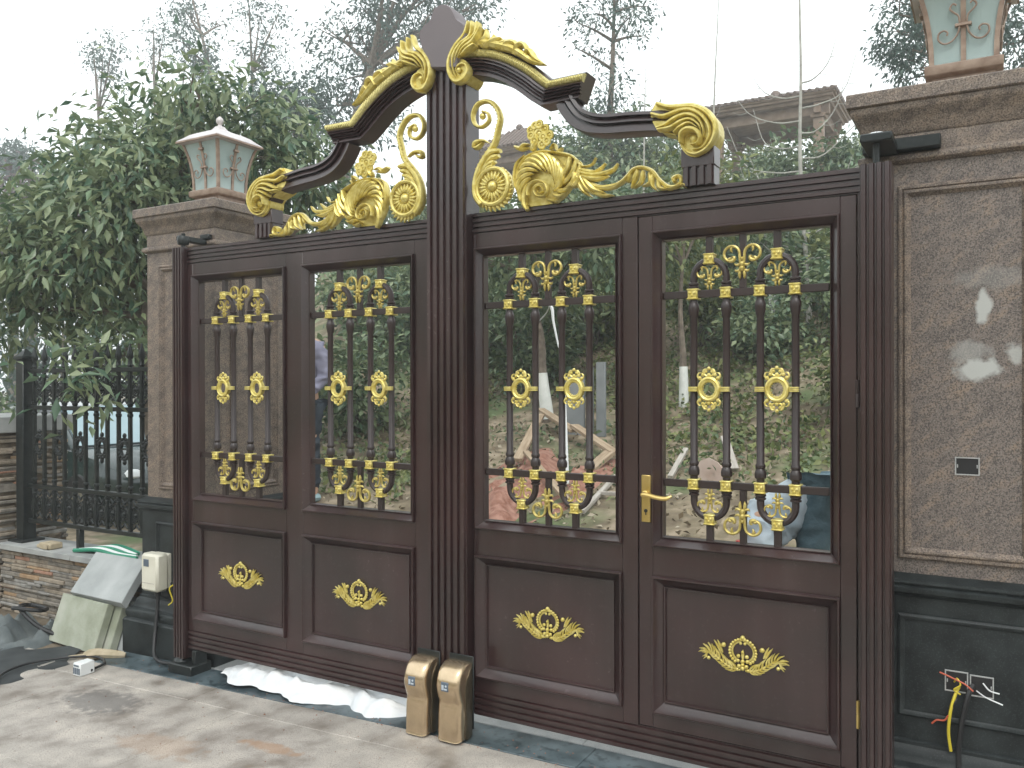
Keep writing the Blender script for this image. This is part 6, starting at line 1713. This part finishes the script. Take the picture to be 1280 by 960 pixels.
J2 = {'pelvis': (V_(0, 0, .96), .165, .125), 'waist': (V_(0, 0, 1.15), .16, .12), 'chest': (V_(0, .01, 1.38), .19, .14), 'neckb': (V_(0, .01, 1.53), .09, .08)}
E2 = chain(['pelvis', 'waist', 'chest', 'neckb'])
for sx, p in ((-1, 'l'), (1, 'r')):
    J2.update({p + 'sh': (V_(sx * .19, .01, 1.50), .080), p + 'el': (V_(sx * .24, .04, 1.20), .062), p + 'cuff': (V_(sx * .165, -.135, 1.04), .046)})
    E2 += [('neckb', p + 'sh'), (p + 'sh', p + 'el'), (p + 'el', p + 'cuff')]
skin('shirt', J2, E2, 'shirt_violet', pa, 3)
J3 = {'pelvis': (V_(0, 0, .97), .16, .125)}
E3 = []
for sx, p in ((-1, 'l'), (1, 'r')):
    J3.update({p + 'hip': (V_(sx * .10, 0, .90), .115, .115), p + 'knee': (V_(sx * .11, -.02, .52), .082), p + 'ank': (V_(sx * .12, .02, .12), .065)})
    E3 += [('pelvis', p + 'hip'), (p + 'hip', p + 'knee'), (p + 'knee', p + 'ank')]
skin('jeans', J3, E3, 'denim_dark', pa, 3)
hb_ = MB().ball(V_(0, .025, 1.80), .115, 14, 10, sz=.85)
hb_.build('hair', 'hair', pa)
for sx in (-1, 1):
    MB().tube(smooth2([V_(sx * .12, .07, .05), V_(sx * .125, -.02, .055), V_(sx * .13, -.14, .045), V_(sx * .13, -.20, .035)], 8), [.035, .045, .048, .047, .046, .044, .04, .025], 8).build('shoe', 'shoe', pa)
# bent man behind the wicket window
bx, by = -0.80, 1.62
bz = terrain(bx, by)
pb_ = thing('person', 'person in jeans and pale blue shirt bending over behind the wicket window', 'person', (bx, by, bz))
W_ = lambda x, y, z: (x, y, z)
J = {'pelvis': (W_(-.79, 1.63, 1.00), .105, .13), 'waist': (W_(-.92, 1.55, .96), .095, .12), 'chest': (W_(-1.04, 1.47, .86), .11, .14), 'neckb': (W_(-1.12, 1.42, .76), .065), 'neck': (W_(-1.14, 1.41, .71), .052), 'jaw': (W_(-1.11, 1.39, .645), .062, .065), 'head': (W_(-1.07, 1.37, .59), .080, .085), 'crown': (W_(-1.03, 1.36, .53), .050), 'nose': (W_(-1.01, 1.33, .65), .013)}
E = chain(['pelvis', 'waist', 'chest', 'neckb', 'neck', 'jaw', 'head', 'crown']) + [('head', 'nose')]
arms = {'l': ((-1.10, 1.31, .82), (-.96, 1.27, .66), (-1.09, 1.25, .60)), 'r': ((-1.11, 1.57, .82), (-1.14, 1.60, .58), (-1.22, 1.50, .44))}
legs = {'l': ((-.80, 1.54, .98), (-.86, 1.50, .62), (-.80, 1.50, bz + .09), (-.94, 1.48, bz + .035)), 'r': ((-.74, 1.72, .98), (-.76, 1.70, .62), (-.70, 1.74, bz + .09), (-.84, 1.72, bz + .035))}
for p in 'lr':
    a, l_ = arms[p], legs[p]
    J.update({p + 'sh': (a[0], .062), p + 'el': (a[1], .044), p + 'wrist': (a[2], .030), p + 'hip': (l_[0], .10), p + 'knee': (l_[1], .065), p + 'ank': (l_[2], .044), p + 'toe': (l_[3], .035)})
    E += [('neckb', p + 'sh'), (p + 'sh', p + 'el'), (p + 'el', p + 'wrist'), ('pelvis', p + 'hip'), (p + 'hip', p + 'knee'), (p + 'knee', p + 'ank'), (p + 'ank', p + 'toe')]
    dv = Vector(a[2]) - Vector(a[1])
    hand(J, E, p, a[2], dv, (0, 1, .2))
skin('body', J, E, 'skin', pb_)
J2 = {'pelvis': (W_(-.84, 1.60, 1.00), .125, .150), 'waist': (W_(-.93, 1.55, .955), .120, .145), 'chest': (W_(-1.04, 1.47, .865), .130, .165), 'neckb': (W_(-1.10, 1.43, .78), .085)}
E2 = chain(['pelvis', 'waist', 'chest', 'neckb'])
for p in 'lr':
    a = arms[p]
    mid = tuple(a[0][i] + (a[1][i] - a[0][i]) * .75 for i in range(3))
    J2.update({p + 'sh': (a[0], .080), p + 'cuff': (mid, .062)})
    E2 += [('neckb', p + 'sh'), (p + 'sh', p + 'cuff')]
skin('shirt', J2, E2, 'shirt_blue', pb_, 3)
J3 = {'pelvis': (W_(-.755, 1.64, 1.015), .150, .175)}
E3 = []
for p in 'lr':
    l_ = legs[p]
    J3.update({p + 'hip': (l_[0], .115), p + 'knee': (l_[1], .088), p + 'ank': (l_[2], .072)})
    E3 += [('pelvis', p + 'hip'), (p + 'hip', p + 'knee'), (p + 'knee', p + 'ank')]
skin('jeans', J3, E3, 'denim', pb_, 3)
MB().ball((-1.05, 1.385, .565), .106, 14, 10, sz=.9).build('hair', 'hair', pb_)
for p in 'lr':
    l_ = legs[p]
    MB().tube(smooth2([(l_[2][0] + .06, l_[2][1], bz + .04), l_[2][:2] + (bz + .05,), (l_[3][0], l_[3][1], bz + .045), (l_[3][0] - .05, l_[3][1], bz + .035)], 8), [.034, .044, .047, .047, .046, .044, .04, .025], 8).build('shoe', 'rubber', pb_)
dr = thing('hand_tool', 'red hand tool held by the bending person behind the wicket window', 'tool', (-1.14, 1.22, .60))
b = MB().tube(smooth2([(-1.13, 1.215, .56), (-1.14, 1.215, .64), (-1.15, 1.215, .72), (-1.15, 1.215, .79)], 8), [.018, .020, .022, .028, .032, .032, .030, .022], 8)
b.build('handle', 'red_plastic', dr)
MB().tube([(-1.13, 1.215, .57), (-1.12, 1.215, .52), (-1.11, 1.215, .47)], .010, 6).build('shaft', 'chrome', dr)

# ------------------------------------------------------------------ the damp air
hz_ = MB().box(-162, 162, -62, 162, -1.6, 19.0)
hm = bpy.data.materials.new('haze')
hm.use_nodes = True
hn, hl_ = hm.node_tree.nodes, hm.node_tree.links
hn.clear()
ho = hn.new('ShaderNodeOutputMaterial')
hv = hn.new('ShaderNodeVolumePrincipled')
hv.inputs['Color'].default_value = (0.975, 0.992, 1.0, 1)
hv.inputs['Density'].default_value = 0.0055
hv.inputs['Anisotropy'].default_value = 0.2
hl_.new(hv.outputs[0], ho.inputs['Volume'])
haze = hz_.build('haze', hm, smooth=False)
tag(haze, kind='stuff')
